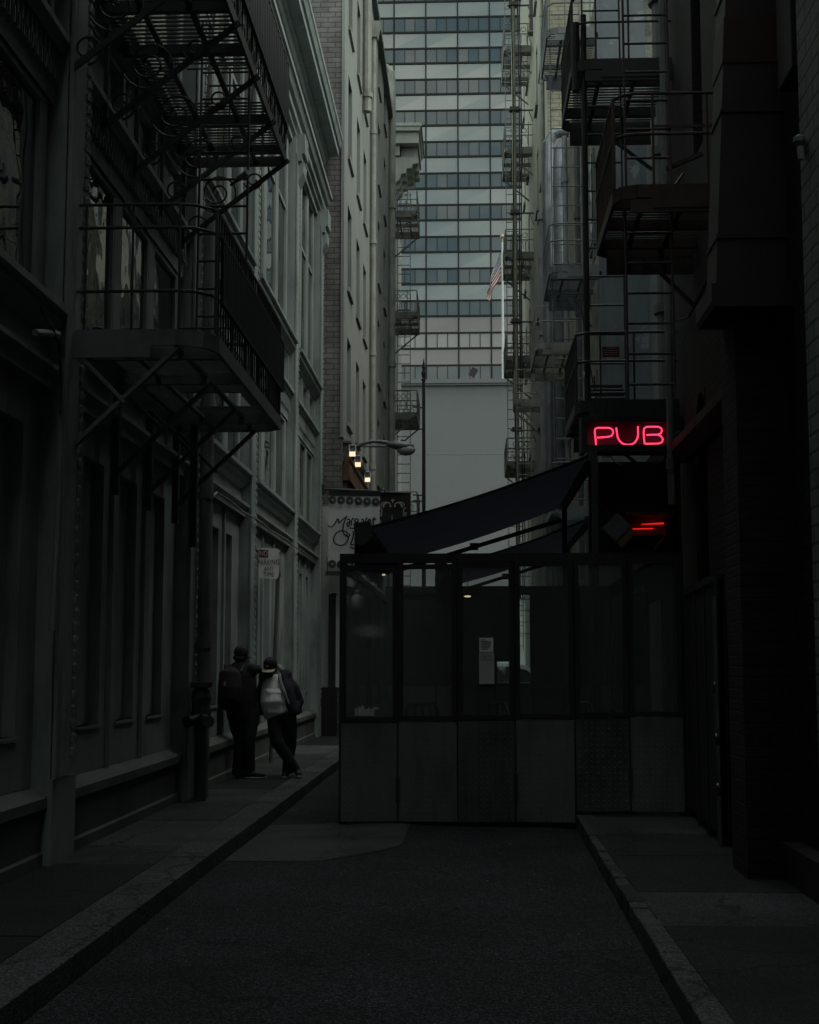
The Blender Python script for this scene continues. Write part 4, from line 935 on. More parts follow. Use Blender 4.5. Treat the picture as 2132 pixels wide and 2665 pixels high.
zr = [aY(1372, v, 51).z for v in (118, 382, 655, 925, 1200)]
e2 = escape('fire_escape', (2.4,52,0), 'brown iron fire escape with curled railings stacked up the cream brick building', 2.45, 1.42, 51, 54.4, zr, M['far_iron'], 1.72)
ladder(e2, (1.72,51.3,2.2), (1.72,51.6,zr[-1]), .5, .36, .016, M['far_iron'])
ladder(e2, (1.72,51.3,zr[0]), (1.72,51.6,zr[0]+6), .5, .36, .016, M['far_iron'])
q = aY(1340, 1038, 45)
e3 = escape('fire_escape', (2.4,45,0), 'short cream railed iron balcony with a long ladder below the brown fire escape', 2.45, q.x, 45, 46.6, [q.z], M['cream_iron'], 1.9, circles=False, hs=(.5,.95))
ladder(e3, (q.x+.28,44.9,2.5), (q.x+.28,45,q.z-.1), .45, .36, .016, M['cream_iron'])

def near_escape(name, loc, label, xw, xo, y0, y1, zs, m, lad, hs=(.5,.84), bal=.14, steps=None, rail_m=None, beams=2):
    root = thing(name, loc, label, 'fire escape')
    for i, z in enumerate(zs):
        deck(root, xw, xo, y0, y1, z, m, None, .085, .13, beams, .2)
        MB().box(xw, xo+.14, y0-.01, y0+.03, z-.27, z-.14).build('channel', m, root); MB().box(xw, xo+.1, y1-.03, y1+.01, z-.32, z-.14).build('channel', m, root)
        b = MB(); rail_set(b, xw, xo, y0, y1, z, hs, .016, .8, (1,0), bal, .2); b.build('railing', rail_m or m, root)
        MB().bar((xw, y1-.1, z-.7), (xo+.5, y1-.1, z-.16), .04, .04, (0,1,0)).build('strut', m, root)
    if lad:
        lx, ly, w, rung = lad[:4]
        for a, c in zip(zs[1:] + [lad[4] if len(lad) > 4 else zs[-1]-3.2], zs): ladder(root, (lx, ly, a), (lx, ly+.1, c + .1), w, rung, .013, m)
        ladder(root, (lx, ly+.1, zs[0]), (lx, ly+.2, zs[0]+3.8), w, rung, .013, m)
    return root
zB = [aY(1500, v, 27).z for v in (70, 690, 1317)]
near_escape('fire_escape', (2.5,28,0), 'blue-grey iron fire escape with plain railings in front of the galvanised ducts', 2.6, aY(1425,70,27).x, 27.0, 29.3, zB, M['grey_iron'], (aY(1478,700,27.6).x, 27.6, .6, .4), rail_m=M['grey_iron'])
near_escape('fire_escape', (2.5,33,0), 'dull brown iron landing with its own railing behind the blue-grey fire escape', 2.6, aY(1396,890,31.5).x, 31.5, 34.3, [aY(1450, 892, 31.5).z], M['cream_iron'], None)
zD = [aY(1650,152,16.4).z, aY(1650,1040,16.4).z]
d1 = near_escape('fire_escape', (2.4,17,0), 'black iron fire escape with two decks directly over the neon sign', 2.45, 1.28, 16.4, 18.4, zD, M['black_iron'], (aY(1575,700,16.9).x, 16.9, .46, .36, 4.8), hs=(.46,.8))
MB().tube([(aY(1516,30,16.5).x,16.5,zD[1]),(aY(1518,30,16.5).x,16.5,9.5)], .035, 8).tube([(1.32,16.5,8.55),(1.32,16.5,9.4)], .05, 8).build('standing_pipe', M['black_iron'], d1)
b = MB()
for i in range(6): b.box(1.5, 1.95, 17.2+i*.1, 17.3+i*.1, zD[1]+.04+i*.075, zD[1]+.06+i*.075)   # folding stair behind the rail
b.bar((1.49,17.1,zD[1]),(1.49,17.9,zD[1]+.6),.03,.1).build('stair', M['black_iron'], d1)
d3 = near_escape('fire_escape', (2.4,13.6,0), 'rusty dark iron balcony closest to the leaning duct casing', 2.45, aY(1603,490,13.2).x, 13.2, 15.2, [aY(1740,480,13.2).z], M['red_iron'], None, hs=(.5,.9), beams=3)
zt3 = aY(1740,480,13.2).z
ladder(d3, (aY(1694,900,13.6).x,13.6,aY(1694,1040,13.6).z), (aY(1694,900,13.6).x,13.6,zt3+.0), .45, .3, .013, M['black_iron'])
ladder(d3, (aY(1685,300,13.7).x,13.7,zt3), (aY(1685,300,13.7).x,13.8,zt3+3.2), .44, .3, .013, M['red_iron'])
MB().bar(aY(1905,325,13).lerp(aY(1905,325,13),0), aY(1700,330,13.9), .03).bar((1.95,14,zt3+.05),(2.2,14.1,zt3+.42),.05,.02).bar((2.0,13.9,zt3+.4),(2.35,13.8,zt3+.52),.04).build('hook', M['red_iron'], d3)
wp = aY(1590, 916, 16.32)
k = thing('notice_plate', wp, 'small dark red notice plate wired to the railing above the neon sign', 'sign')
MB().box(wp.x-.1,wp.x+.1,wp.y-.008,wp.y,wp.z-.06,wp.z+.06).build('plate', M['sign_red'], k)
b = MB()
for i, w in enumerate((.05,.085,.075,.08)): b.box(wp.x-w,wp.x+w,wp.y-.012,wp.y-.0085,wp.z+.04-i*.026,wp.z+.046-i*.026)
b.build('print_line', M['pale_ink'], k)

# ---------------------------------------------------------------- neon sign
NY = 16.1
N = lambda x, y, d=0: (lambda p: Vector((p.x, NY-d, p.z)))(aY(1360+x/3.92, 800+y/3.92, NY))
ns = thing('neon_sign', N(1080,1300), 'glowing red neon pub sign in a black box hung under the fire escape', 'sign')
a, c = N(595,1120), N(1640,1470); i0, i1 = N(655,1180), N(1508,1403)
b = MB().box(a.x,c.x,NY-.03,NY+.3,i0.z,a.z).box(a.x,c.x,NY-.03,NY+.3,c.z,i1.z).box(a.x,i0.x,NY-.03,NY+.3,i1.z,i0.z).box(i1.x,c.x,NY-.03,NY+.3,i1.z,i0.z).box(a.x,c.x,NY+.26,NY+.3,c.z,a.z)
b.build('case', M['near_black'], ns)
MB().box(i0.x,i1.x,NY+.13,NY+.16,i1.z,i0.z).build('backing', M['neon_back'], ns)
let = {'P':[[(755,1395),(750,1330),(742,1255),(748,1228),(772,1220),(860,1219),(900,1222),(925,1240),(932,1268),(918,1298),(890,1310),(830,1316),(768,1320)]],
 'U':[[(962,1218),(968,1260),(975,1310),(990,1345),(1020,1376),(1055,1391),(1090,1392),(1125,1388),(1155,1368),(1178,1330),(1187,1290),(1184,1205)]],
 'B':[[(1254,1383),(1246,1330),(1243,1260),(1248,1225),(1270,1210),(1330,1208),(1395,1209),(1424,1225),(1430,1252),(1418,1278),(1385,1289),(1330,1290),(1272,1293)],[(1385,1290),(1420,1305),(1440,1335),(1432,1365),(1400,1380),(1330,1382),(1256,1383)]]}
for ch_, ls in let.items():
    b = MB()
    for l in ls: b.tube([N(x,y,-.06) for x,y in l], .0095, 8)
    b.build('neon_tube', M['neon'], ns)
MB().tube([N(1190,1250,-.08), N(1215,1310,-.08), N(1240,1375,-.08)], .006, 6).build('dark_tube', M['chase_red'], ns)
for xx in (860, 1350): MB().bar(N(xx,1120,-.1), N(xx,940,-.1), .02).build('hanger', M['near_black'], ns)
p = N(1590,1390,.06); pk = thing('padlock', p, 'old padlock hanging at the end of the neon sign case', 'padlock')
MB().box(p.x-.06,p.x+.06,p.y,p.y+.05,p.z-.12,p.z+.06).build('body', M['pipe_dark'], pk); MB().tube([(p.x+.045*math.cos(t),p.y+.025,p.z+.06+.07*math.sin(t)) for t in [i*.314 for i in range(11)]], .012, 6).build('shackle', M['pipe_grey'], pk)
b = MB().tube([N(800,1525,.0),N(900,1525,0),N(960,1590,0),N(1020,1612,0),N(1100,1608,-.2),N(1190,1618,-.3)], .007, 6).box(N(800,0).x,N(885,0).x,NY-.03,NY,N(0,1535).z,N(0,1522).z)
tag(b.build('cable', M['pipe_grey'], at=N(960,1580)), 'loose pale cable looping below the neon sign case', 'cable')

# ---------------------------------------------------------------- awnings
def awning(Y0, Y1, zl_, zr_, xl, xr, label):
    root = thing('awning', ((xl+xr)/2, Y0, zl_), label, 'awning')
    def surf(s, t, o=0):
        n = int(t*40); return (xl+(xr-xl)*s, Y0+(Y1-Y0)*t, zl_+(zr_-zl_)*s - .05*math.sin(math.pi*s) - .05*abs(math.sin(t*math.pi*14)) - o)
    MB().sheet(lambda s,t: surf(s,t), 16, 168, 0, lambda s,t: 1 if (t*14) % 1 < .17 or (t*14) % 1 > .9 else 0).build('fabric', [M['awning'], M['awning_lit_rib']], root)
    MB().prism([(xl-.1,zl_+.05),(xl+.08,zl_+.08),(xl+.12,zl_-.1),(xl+.0,zl_-.2),(xl-.08,zl_-.17)], 'y', Y0-.02, Y1+.02).build('front_bar', M['black_iron'], root)
    MB().sheet(lambda s,t: (xl-.09+.012*math.sin(s*60), Y0+(Y1-Y0)*s, zl_-.12-.3*t+.02*math.sin(s*44)*t), 120, 3).sheet(lambda s,t: (xl-.08+.012*math.sin(s*60), Y0+(Y1-Y0)*s, zl_-.12-.3*t+.02*math.sin(s*44)*t), 120, 3).build('valance', M['awning'], root)
    MB().box(xr-.02, xr+.1, Y0+.1, Y1+.05, zr_-.06, zr_+.05).build('cassette', M['black_iron'], root)
    for yy in (Y1-.1,):
        MB().bar((xl+.05,yy,zl_-.17),(xr+.02,yy,zr_-.22),.05,.06).box((xl+xr)/2-.06,(xl+xr)/2+.06,yy-.04,yy+.04,(zl_+zr_)/2-.25,(zl_+zr_)/2-.15).build('arm', M['black_iron'], root)
    for yy in (Y0+.04, Y1-.1): MB().bar((xr+.06,yy,.13),(xr+.06,yy,zr_-.05),.07).build('post', M['black_iron'], root)
    return root
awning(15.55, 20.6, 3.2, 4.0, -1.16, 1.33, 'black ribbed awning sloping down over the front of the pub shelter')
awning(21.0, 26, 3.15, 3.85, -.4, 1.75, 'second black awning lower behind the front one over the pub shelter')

# ---------------------------------------------------------------- pub shelter
bt = thing('pub_shelter', (0.45, 15.3, 0), 'outdoor pub enclosure of glazed screens over tread plate panels', 'enclosure')
FY = 15.3; us = [887,1035,1190,1340,1494,1637,1776]; ztop0, ztop1, zm0, zm1 = 2.76, 2.84, 1.09, 1.165; zb0, zb1 = .05, .165
xs = [aY(u, 1700, FY).x for u in us]; off = [0, .05, 0, .05, 0, .05, 0]
def plate_lugs(b, P, w, h, pit=.058, mi=0):
    """raised tread pattern: short lugs turning alternately"""
    n, k = int(w/pit), int(h/pit)
    for i in range(n):
        for j in range(k):
            cx, cz = (i+.5)*w/n, (j+.5)*h/k; s = 1 if (i+j) % 2 else -1
            ax, az = .019, .019*s; bx, bz = .0065, -.0065*s
            b.add([P(cx-ax,cz-az,0),P(cx+bx,cz+bz,0),P(cx+ax,cz+az,0),P(cx-bx,cz-bz,0),P(cx,cz,.006)], [(0,1,4),(1,2,4),(2,3,4),(3,0,4)], mi)
def screen(i, root, xs, off, Y, zb_, zm_, zt_, plate, glass, lugs=True, fr=.05):
    xa, xb = xs[i]+.008, xs[i+1]-.008; ya, yb_ = Y+off[i], Y+off[i+1]
    W = math.hypot(xb-xa, yb_-ya)
    ex, ey = (xb-xa)/W, (yb_-ya)/W; nx, ny = ey, -ex      # normal towards the camera
    P = lambda a, z, d=0: (xa+ex*a+nx*d, ya+ey*a+ny*d, z)
    def bx(b, a0, a1, z0, z1, d0, d1, mi=0):
        b.add([P(a0,z0,d0),P(a1,z0,d0),P(a1,z0,d1),P(a0,z0,d1),P(a0,z1,d0),P(a1,z1,d0),P(a1,z1,d1),P(a0,z1,d1)], [(0,3,2,1),(4,5,6,7),(0,1,5,4),(1,2,6,5),(2,3,7,6),(3,0,4,7)], mi)
    b = MB()
    bx(b,0,fr,zm_,zt_,-.03,.02); bx(b,W-fr,W,zm_,zt_,-.03,.02); bx(b,fr,W-fr,zt_-fr,zt_,-.03,.02); bx(b,fr,W-fr,zm_,zm_+fr,-.03,.02)
    f = b.build('screen_frame', M['near_black'], root)
    b = MB(); bx(b,fr,W-fr,zm_+fr,zt_-fr,-.008,-.002); b.build('pane' if glass[0] == 'p' else 'board', M[glass], f)
    b = MB(); bx(b,.0,W,zb_,zm_-.012,-.02,.012)
    if lugs: plate_lugs(b, lambda x, z, d: P(.012+x, zb_+.015+z, .012+d), W-.024, zm_-zb_-.05)
    b.build('plate', M[plate], root)
    return P, W
mats_ = ['tread_light','tread_light','tread_dark','tread_light','tread_dark','tread_light']  # alternate shading of the folded panels put into the plate colours
for i in range(6):
    s = (i+.5)/6; zb_ = zb0 if i < 4 else zb1
    P_, W_ = screen(i, bt, xs, off, FY, zb_ + (.0 if i < 4 else 0), zm0+(zm1-zm0)*s, ztop0+(ztop1-ztop0)*s, mats_[i], 'pane_smudge' if i == 0 else 'pane_booth')
    if i == 0:
        b = MB(); D = lambda x, z: P_(.05+x, zm0+.07+z, -.0005)
        for q in ([(.13,.0),(.24,.0),(.24,.1),(.2,.07),(.17,.13),(.15,.09),(.13,.12)],[(.1,.0),(.125,.0),(.125,.09),(.1,.09)],[(.245,.0),(.28,.0),(.28,.08),(.245,.08)],[(.27,.07),(.32,.07),(.32,.1),(.27,.1)]):
            b.add([D(x*1.15-.02,z*.9) for x,z in q], [tuple(range(len(q)))])
        b.build('window_sticker', M['paper_grey'], bt)
for i in (1, 3, 5):
    MB().box(xs[i]-.022, xs[i]+.022, FY+off[i]-.05, FY+off[i]-.012, .22+.03*i, .47+.03*i).tube([(xs[i],FY+off[i]-.03,.0),(xs[i],FY+off[i]-.03,1.1)], .01, 6).build('drop_bolt', M['black_iron'], bt)
for i, x in enumerate(xs):
    MB().box(x-.055 if i else x-.02, x+.055, FY+.05+off[i], FY+.11+off[i], -.05, 2.82).build('post', M['near_black'], bt)
MB().box(xs[0]-.02, xs[-1]+.02, FY+.04, FY+.14, 2.8, 2.9).build('head_rail', M['near_black'], bt)
b = MB().box(2.3, 2.6, FY-.0, FY+.06, .17, 3.86); plate_lugs(b, lambda x, z, d: (2.31+x, FY-d, .2+z), .28, 3.6)
b.build('tread_post', M['tread_green'], bt)
b = MB().box(xs[0]-.02, xs[0]+.03, FY+.1, 24, .05, 1.1).box(xs[0]-.02,xs[0]+.04,FY+.1,24,2.72,2.8)
for y in (17.4, 19.6, 21.8): b.box(xs[0]-.02, xs[0]+.05, y-.04, y+.04, 1.1, 2.72)
b.build('side_screen', M['near_black'], bt)
MB().box(xs[0], xs[0]+.012, FY+.1, 24, 1.1, 2.72).build('pane', M['pane_rear'], bt)
# rear row of screens, dark boards and posts added to shut out brightness
RY = 24.0; rxs = [aY(u, 1700, RY).x for u in (1007,1135,1243,1288,1343,1386,1470,1590)]; ro = [0]*8
for i in range(7): screen(i, bt, rxs, ro, RY, .05, 1.36, 2.9, ['tread_dark','tread_light','tread_dark','tread_light','tread_light','tread_green','tread_dark'][i], 'pane_rear' if i in (3,4) else 'near_black', False, .03)
MB().box(rxs[3], rxs[4], RY+.07, RY+.1, aY(1300,1722,RY).z, 3).build('board', M['near_black'], bt)
b = MB()
for x in rxs: b.box(x-.02, x+.02, RY-.02, RY+.06, 0, 3)
b.build('post', M['near_black'], bt)
MB().box(rxs[0], rxs[3], RY+.07, RY+.1, 0, 3).build('board', M['near_black'], bt); MB().box(rxs[5], 2.42, RY+.07, RY+.1, 0, 3).build('board', M['near_black'], bt); MB().box(rxs[0], 2.42, RY+.07, RY+.1, .02, 1.4).build('board', M['near_black'], bt)  # added dark backing closes the bright gaps
MB().box(-1.4, 2.45, RY-.03, RY+.05, 2.9, 3.02).build('head_rail', M['near_black'], bt)
# papers in the shelter
Q = aY(1266, 1700, 23.9)
np_ = thing('paper_notice', aY(1266,1678,15.28), 'white printed paper notice taped to the third shelter pane', 'notice')
a, c = aY(1248,1660,15.28), aY(1284,1697,15.28)
MB().box(a.x,c.x,15.28,15.285,c.z,a.z).build('sheet', M['paper'], np_)
b = MB()
for i, w in enumerate((.5,.9,.95,.85,.92,.8,.6)): b.box(a.x+.013, a.x+.013+(c.x-a.x-.026)*w, 15.276, 15.2795, a.z-.023-.017*i, a.z-.018-.017*i)
b.build('print_line', M['ink'], np_)
a, c = aY(1247,1698,15.28), aY(1287,1780,15.28)
n2 = thing('paper_notice', aY(1267,1740,15.28), 'grey street name poster seen in reverse below the white notice', 'notice')
MB().box(a.x,c.x,15.28,15.284,c.z,a.z-.002).build('sheet', M['paper_grey'], n2)
vs, fs = text_mb('CLAU', .08, lambda x, y: ((a.x+c.x)/2 - x, 15.278, a.z-.065+y), sx=.62)
MB().add(vs, fs).build('lettering', M['lamp_grey'], n2)
# globe lamp, glowing points and furniture inside
p = aY(930, 1560, 16.4); gl = thing('globe_lamp', p, 'unlit white glass globe lamp hanging behind the first shelter pane', 'lamp')
MB().lathe([(.012,-.13),(.06,-.125),(.082,-.09),(.088,-.04),(.08,.01),(.06,.04),(.035,.055)], p, 18).build('globe', M['sign_white'], gl, smooth=True)
MB().lathe([(.035,.055),(.03,.075),(.036,.085),(.03,.1),(.02,.115)], p, 14).build('collar', M['lamp_glass'], gl); MB().tube([p+Vector((0,0,.11)), p+Vector((0,0,.5))], .006, 5).build('cord', M['near_black'], gl)
for (u, v), lab in (((999,1496),'tiny glowing point at the top corner of the first shelter pane'),((1217,1552),'tiny glowing strip under the awning behind the third shelter pane')):
    p = aY(u, v, 17.5); k = thing('glow_point', p, lab, 'lamp'); MB().ball(p, .022 if u < 1100 else .045, .02, .012, 8).build('glass', M['glow_point'], k); MB().tube([p+Vector((0,0,.01)), p+Vector((0,0,.3))], .006, 5).build('cord', M['near_black'], k)  # small glowing balls drawn on short cords
def chair(x, y, rot, label):
    k = thing('chair', (x,y,.05), label, 'chair', 'chairs inside the shelter'); k.rotation_euler = (0,0,rot)
    o = Vector((x,y,.05))
    def B(f, name): 
        b = MB(); f(b); ob = b.build(name, M['black_iron'], k); return ob
    B(lambda b: b.box(x-.21,x+.21,y-.2,y+.2,.48,.52), 'seat')
    def bk(b):
        b.tube([(x-.2,y+.2,.5),(x-.2,y+.24,1.15),(x-.14,y+.25,1.24),(x+.14,y+.25,1.24),(x+.2,y+.24,1.15),(x+.2,y+.2,.5)], .022, 6).box(x-.2,x+.2,y+.225,y+.245,1.0,1.04)
        for q in (-.1,0,.1): b.bar((x+q,y+.235,1.02),(x+q,y+.245,1.23),.03,.015)
    B(bk, 'backrest')
    for i in (-1,1):
        for j in (-1,1): B(lambda b: b.bar((x+i*.18,y+j*.17,.05),(x+i*.17,y+j*.16,.48),.03), 'leg')
    return k
chair(aY(1112,1860,16.9).x, 16.75, 0.25, 'black slatted chair behind the second shelter pane')
chair(.55, 17.6, 2.2, 'black slatted chair behind the fourth shelter pane')
chair(1.2, 17.3, -.6, 'black slatted chair behind the fifth shelter pane')
tb = thing('table', (.05,17.3,.05), 'small dark round table between the chairs inside the shelter', 'table')
MB().lathe([(.38,.78),(.4,.8),(.38,.82)], (.05,17.3,0), 24).build('tabletop', M['near_black'], tb); MB().tube([(.05,17.3,.08),(.05,17.3,.79)], .035, 8).build('stem', M['near_black'], tb); MB().lathe([(.26,.05),(.22,.08),(.05,.1)], (.05,17.3,0), 18).build('base', M['near_black'], tb)
# heater and tilted lamp box near the pub door
hx = aY(1690, 1370, 16.6); ht = thing('patio_heater', hx, 'infrared heater with two glowing red bars beneath the neon sign', 'heater')
p0, p1 = aY(1638,1366,16.6), aY(1728,1362,16.6); p2, p3 = aY(1638,1377,16.6), aY(1728,1375,16.6)
MB().tube([p0.lerp(p1,.35),p0.lerp(p1,.6),p1], [.004,.008,.011], 8).build('element', M['heat'], ht); MB().tube([p2.lerp(p3,.1),p2.lerp(p3,.7)], .007, 8).build('element', M['heat'], ht)
MB().box(p0.x-.05,p1.x+.08,16.66,16.76,p2.z-.06,p0.z+.12).box(p0.x-.05,p1.x+.08,16.5,16.76,p0.z+.1,p0.z+.14).build('reflector', M['heater_body'], ht)
MB().bar((p1.x+.04,16.7,p1.z),(2.45,16.7,p1.z+.2),.04).tube([p1+Vector((.04,.03,-.03)), p1+Vector((.02,.05,-.14)), p1+Vector((-.1,.06,-.3)), p1+Vector((-.12,.06,-.22))], .015, 6).build('bracket', M['heater_body'], ht)
c = aY(1607, 1372, 16.3); rm = Matrix.Rotation(R(-45), 3, 'Y')
sp_ = thing('loudspeaker', c, 'tilted pale square loudspeaker hanging under the awning post', 'loudspeaker')
def rb(lo, hi, m, n):
    vs = [c + rm @ Vector((x,y,z)) for z in (lo[2],hi[2]) for x, y in ((lo[0],lo[1]),(hi[0],lo[1]),(hi[0],hi[1]),(lo[0],hi[1]))]
    MB().add(vs, [(0,3,2,1),(4,5,6,7),(0,1,5,4),(1,2,6,5),(2,3,7,6),(3,0,4,7)]).build(n, m, sp_)
rb((-.14,-.02,-.1), (.12,.2,.12), M['lamp_grey'], 'body'); rb((-.125,-.03,-.085), (.105,-.02,.105), M['lining'], 'grille'); rb((-.14,-.02,-.2), (.08,.18,-.12), M['wood'], 'bracket'); MB().bar(c, (1.39,16.3,3.75), .03).build('arm', M['near_black'], sp_)
# black steel gate folded against the dark wall
kg = thing('steel_gate', (2.2,14,.13), 'black folded steel security gate between the shelter and the dark brick pier', 'gate')
for k, (ya, yb2, xg) in enumerate(((12.75,13.5,2.22),(13.55,14.3,2.26),(14.35,15.2,2.3))):
    MB().box(xg, xg+.04, ya, yb2, .2, 2.45).build('leaf', M['near_black'], kg)
    MB().box(xg-.02, xg+.06, ya, ya+.06, .15, 2.5).box(xg-.02, xg+.06, yb2-.06, yb2, .15, 2.5).box(xg-.02,xg+.06,ya+.06,yb2-.06,2.44,2.5).build('gate_frame', M['black_iron'], kg)
MB().tube([(2.19,12.72,.14),(2.19,12.72,2.3)], .03, 8).build('drop_bolt', M['chrome'], kg)
for z, y in ((1.05,12.7),(.62,12.68),(1.5,12.73)):
    MB().box(2.15,2.18,y-.03,y+.02,z-.05,z+.02).tube([(2.165,y-.005+.018*math.cos(t*.5),z+.02+.03*math.sin(t*.5)) for t in range(7)], .006, 5).build('lock', M['chrome'], kg)
# parked car at the far end, seen through the shelter
CY = 47.0; cx = aY(1330, 1750, CY).x
car = thing('parked_car', (cx, CY, .05), 'silver car parked beyond the shelter, seen through its glass', 'car')
prof_ = [(-2.2,.35),(-2.25,.75),(-2.15,1.05),(-1.9,1.12),(-1.55,1.6),(-.9,1.72),(.1,1.7),(.55,1.6),(1.15,1.14),(1.9,1.02),(2.2,.85),(2.25,.4)]
bod = MB(); n = len(prof_)
ly = [(CY-.9,0),(CY-.86,.0),(CY+.86,0),(CY+.9,0)]
def carP(x, z, side):
    ins = max(0, (z-1.05))*.28
    return (cx+x, CY + side*(.9-ins), z)
A = [carP(x,z,-1) for x,z in prof_]; Bq = [carP(x,z,1) for x,z in prof_]
bod.add(A+Bq, [tuple(range(n)), tuple(range(2*n-1,n-1,-1))] + [(i,(i+1)%n,n+(i+1)%n,n+i) for i in range(n)])
bod.build('body', M['car_paint'], car, bevel=.05)
for poly in ([(-1.75,1.15),(-1.42,1.56),(-.85,1.65),(-.6,1.65),(-.6,1.15)],[(-.5,1.15),(-.5,1.65),(.1,1.63),(.5,1.53),(.98,1.15)]):
    MB().add([(lambda p: (p[0], p[1]-.012, p[2]))(carP(x,z,-1)) for x,z in poly], [tuple(range(len(poly)))]).build('window', M['glass_dark'], car)
MB().add([(cx+.58,CY-.7,1.57),(cx+1.16,CY-.82,1.15),(cx+1.16,CY+.82,1.15),(cx+.58,CY+.7,1.57)], [(0,1,2,3)]).build('windscreen', M['glass_dark'], car)
MB().ball((cx+.85,CY-1.0,1.18), .1, .07, .08, 10).build('mirror', M['car_paint'], car)
for wx in (-1.4, 1.4):
    for sy_ in (-1, 1):
        w = MB().tube([(cx+wx,CY+sy_*.72,.38),(cx+wx,CY+sy_*.93,.38)], .34, 20).build('tyre', M['tyre'], car); MB().tube([(cx+wx,CY+sy_*.9,.38),(cx+wx,CY+sy_*.945,.38)], .2, 14).build('rim', M['chrome'], w)
MB().box(cx+2.1,cx+2.24,CY-.8,CY-.5,.75,.9).build('headlight', M['lamp_glass'], car); MB().box(cx-2.26,cx-2.15,CY-.82,CY-.55,.85,1.05).build('tail_light', M['sign_red'], car)

# unseen building added to block light from behind the viewer
eb = thing('light_blocking_building', (0, -44, 0), 'tall dark brick block added out of view behind the alley to hold back light', 'building')
MB().box(-40, 40, -60, -44, 0, 38).build('wall', M['dark_brick_x'], eb)
for i in range(6):
    for k in range(4): MB().box(-12+i*4.6, -10+i*4.6, -44.05, -43.95, 4+k*7, 8+k*7).build('window', M['glass_dark'], eb)

for (x, y, z0, z1, r), m, lab in (((2.5,29.9,.2,15,.05),'pipe_grey','thin grey conduit up the rough plaster wall beside its upper window'),((2.5,31.0,.2,15,.09),'pipe_dark','dark rusty pipe between the blue-grey and dull brown fire escapes'),((2.48,34.9,.2,15,.07),'pipe_grey','grey pipe at the far corner of the rough plaster wall'),((2.38,43.0,4,26,.06),'pipe_cream','cream conduit on the street face near the broad cream brick end')):
    downpipe(x, y, z0, z1, r, M[m], lab, collars=2.2)
for pts, lab in (([(2.5,27.1,9.6),(2.2,27.0,8.6),(2.35,26.95,7.4),(2.55,26.9,6.2)],'slack black cable dropping down the blue-grey end wall'),([(2.44,14.0,5.6),(2.40,15.2,5.45),(2.38,16.0,5.6)],'short sagging cable on dark brick behind the rusty balcony')):
    tag(MB().tube(pts, .014, 6).build('cable', M['near_black'], at=pts[0]), lab, 'cable')
# ================================================================ TWO MEN
def W(x, y, Y):                                          # marks read off the close-up of the two men
    return aY(540 + x/5.39, 1660 + y/5.39, Y)
def lerp(a, b, t): return Vector(a) + (Vector(b) - Vector(a)) * t
def hand(b, wrist, d, palm_n, s=1.0, spread=.12, curl=.3):
    """palm, four unequal bent fingers and a side thumb; d points along the fingers"""
    d = Vector(d).normalized(); nrm = Vector(palm_n); nrm = (nrm - d*nrm.dot(d)).normalized(); sd = d.cross(nrm)
    w = Vector(wrist)
    b.tube([w, w+d*.04*s, w+d*.085*s, w+d*.1*s], [(.026*s,.018*s),(.038*s,.018*s),(.042*s,.016*s),(.036*s,.012*s)], 10, side=sd)
    for i, ln in enumerate((.066,.078,.072,.056)):
        o = w + d*.092*s + sd*(.03-.02*i)*s; q = [o]; dd = (d + sd*spread*(1.5-i)*.5).normalized()
        for k in range(3):
            dd = (dd - nrm*(-curl)*.35*(k+.4)).normalized(); q.append(q[-1] + dd*ln*s/3*(1.15-.15*k))
        b.tube(q, [.0095*s,.009*s,.0085*s,.0065*s], 7)
    t = w + d*.03*s + sd*.034*s
    b.tube([t, t+(sd*.6+d*.7).normalized()*.036*s, t+(sd*.6+d*.7).normalized()*.036*s+(d+nrm*.3).normalized()*.03*s], [.013*s,.0105*s,.008*s], 7)
def head(b, c, face, upv, s=1.0):
    """skull, jaw, nose, ears; face = direction looked at"""
    f = Vector(face).normalized(); u = Vector(upv); u = (u - f*u.dot(f)).normalized(); r = f.cross(u)
    m = Matrix((r, f, u)).transposed()
    b.ball(Vector(c), .077*s, .095*s, .105*s, 18, rot=m)
    b.ball(Vector(c)+f*.025*s-u*.06*s, .056*s, .068*s, .06*s, 14, rot=m)
    b.ball(Vector(c)+f*.098*s-u*.018*s, .013*s, .018*s, .02*s, 8, rot=m); b.ball(Vector(c)+f*.088*s-u*.062*s, .024*s, .012*s, .008*s, 8, rot=m)
    for e in (-1, 1): b.ball(Vector(c)+r*e*.078*s-u*.01*s, .012*s, .02*s, .03*s, 8, rot=m)
    return f, u, r
def face_bits(root, c, f, u, r, s=1.0):
    b = MB()
    for e in (-1,1): b.ball(Vector(c)+f*.086*s+r*e*.032*s+u*.012*s, .012*s, .009*s, .008*s, 8)
    b.build('eye', M['hair'], root)
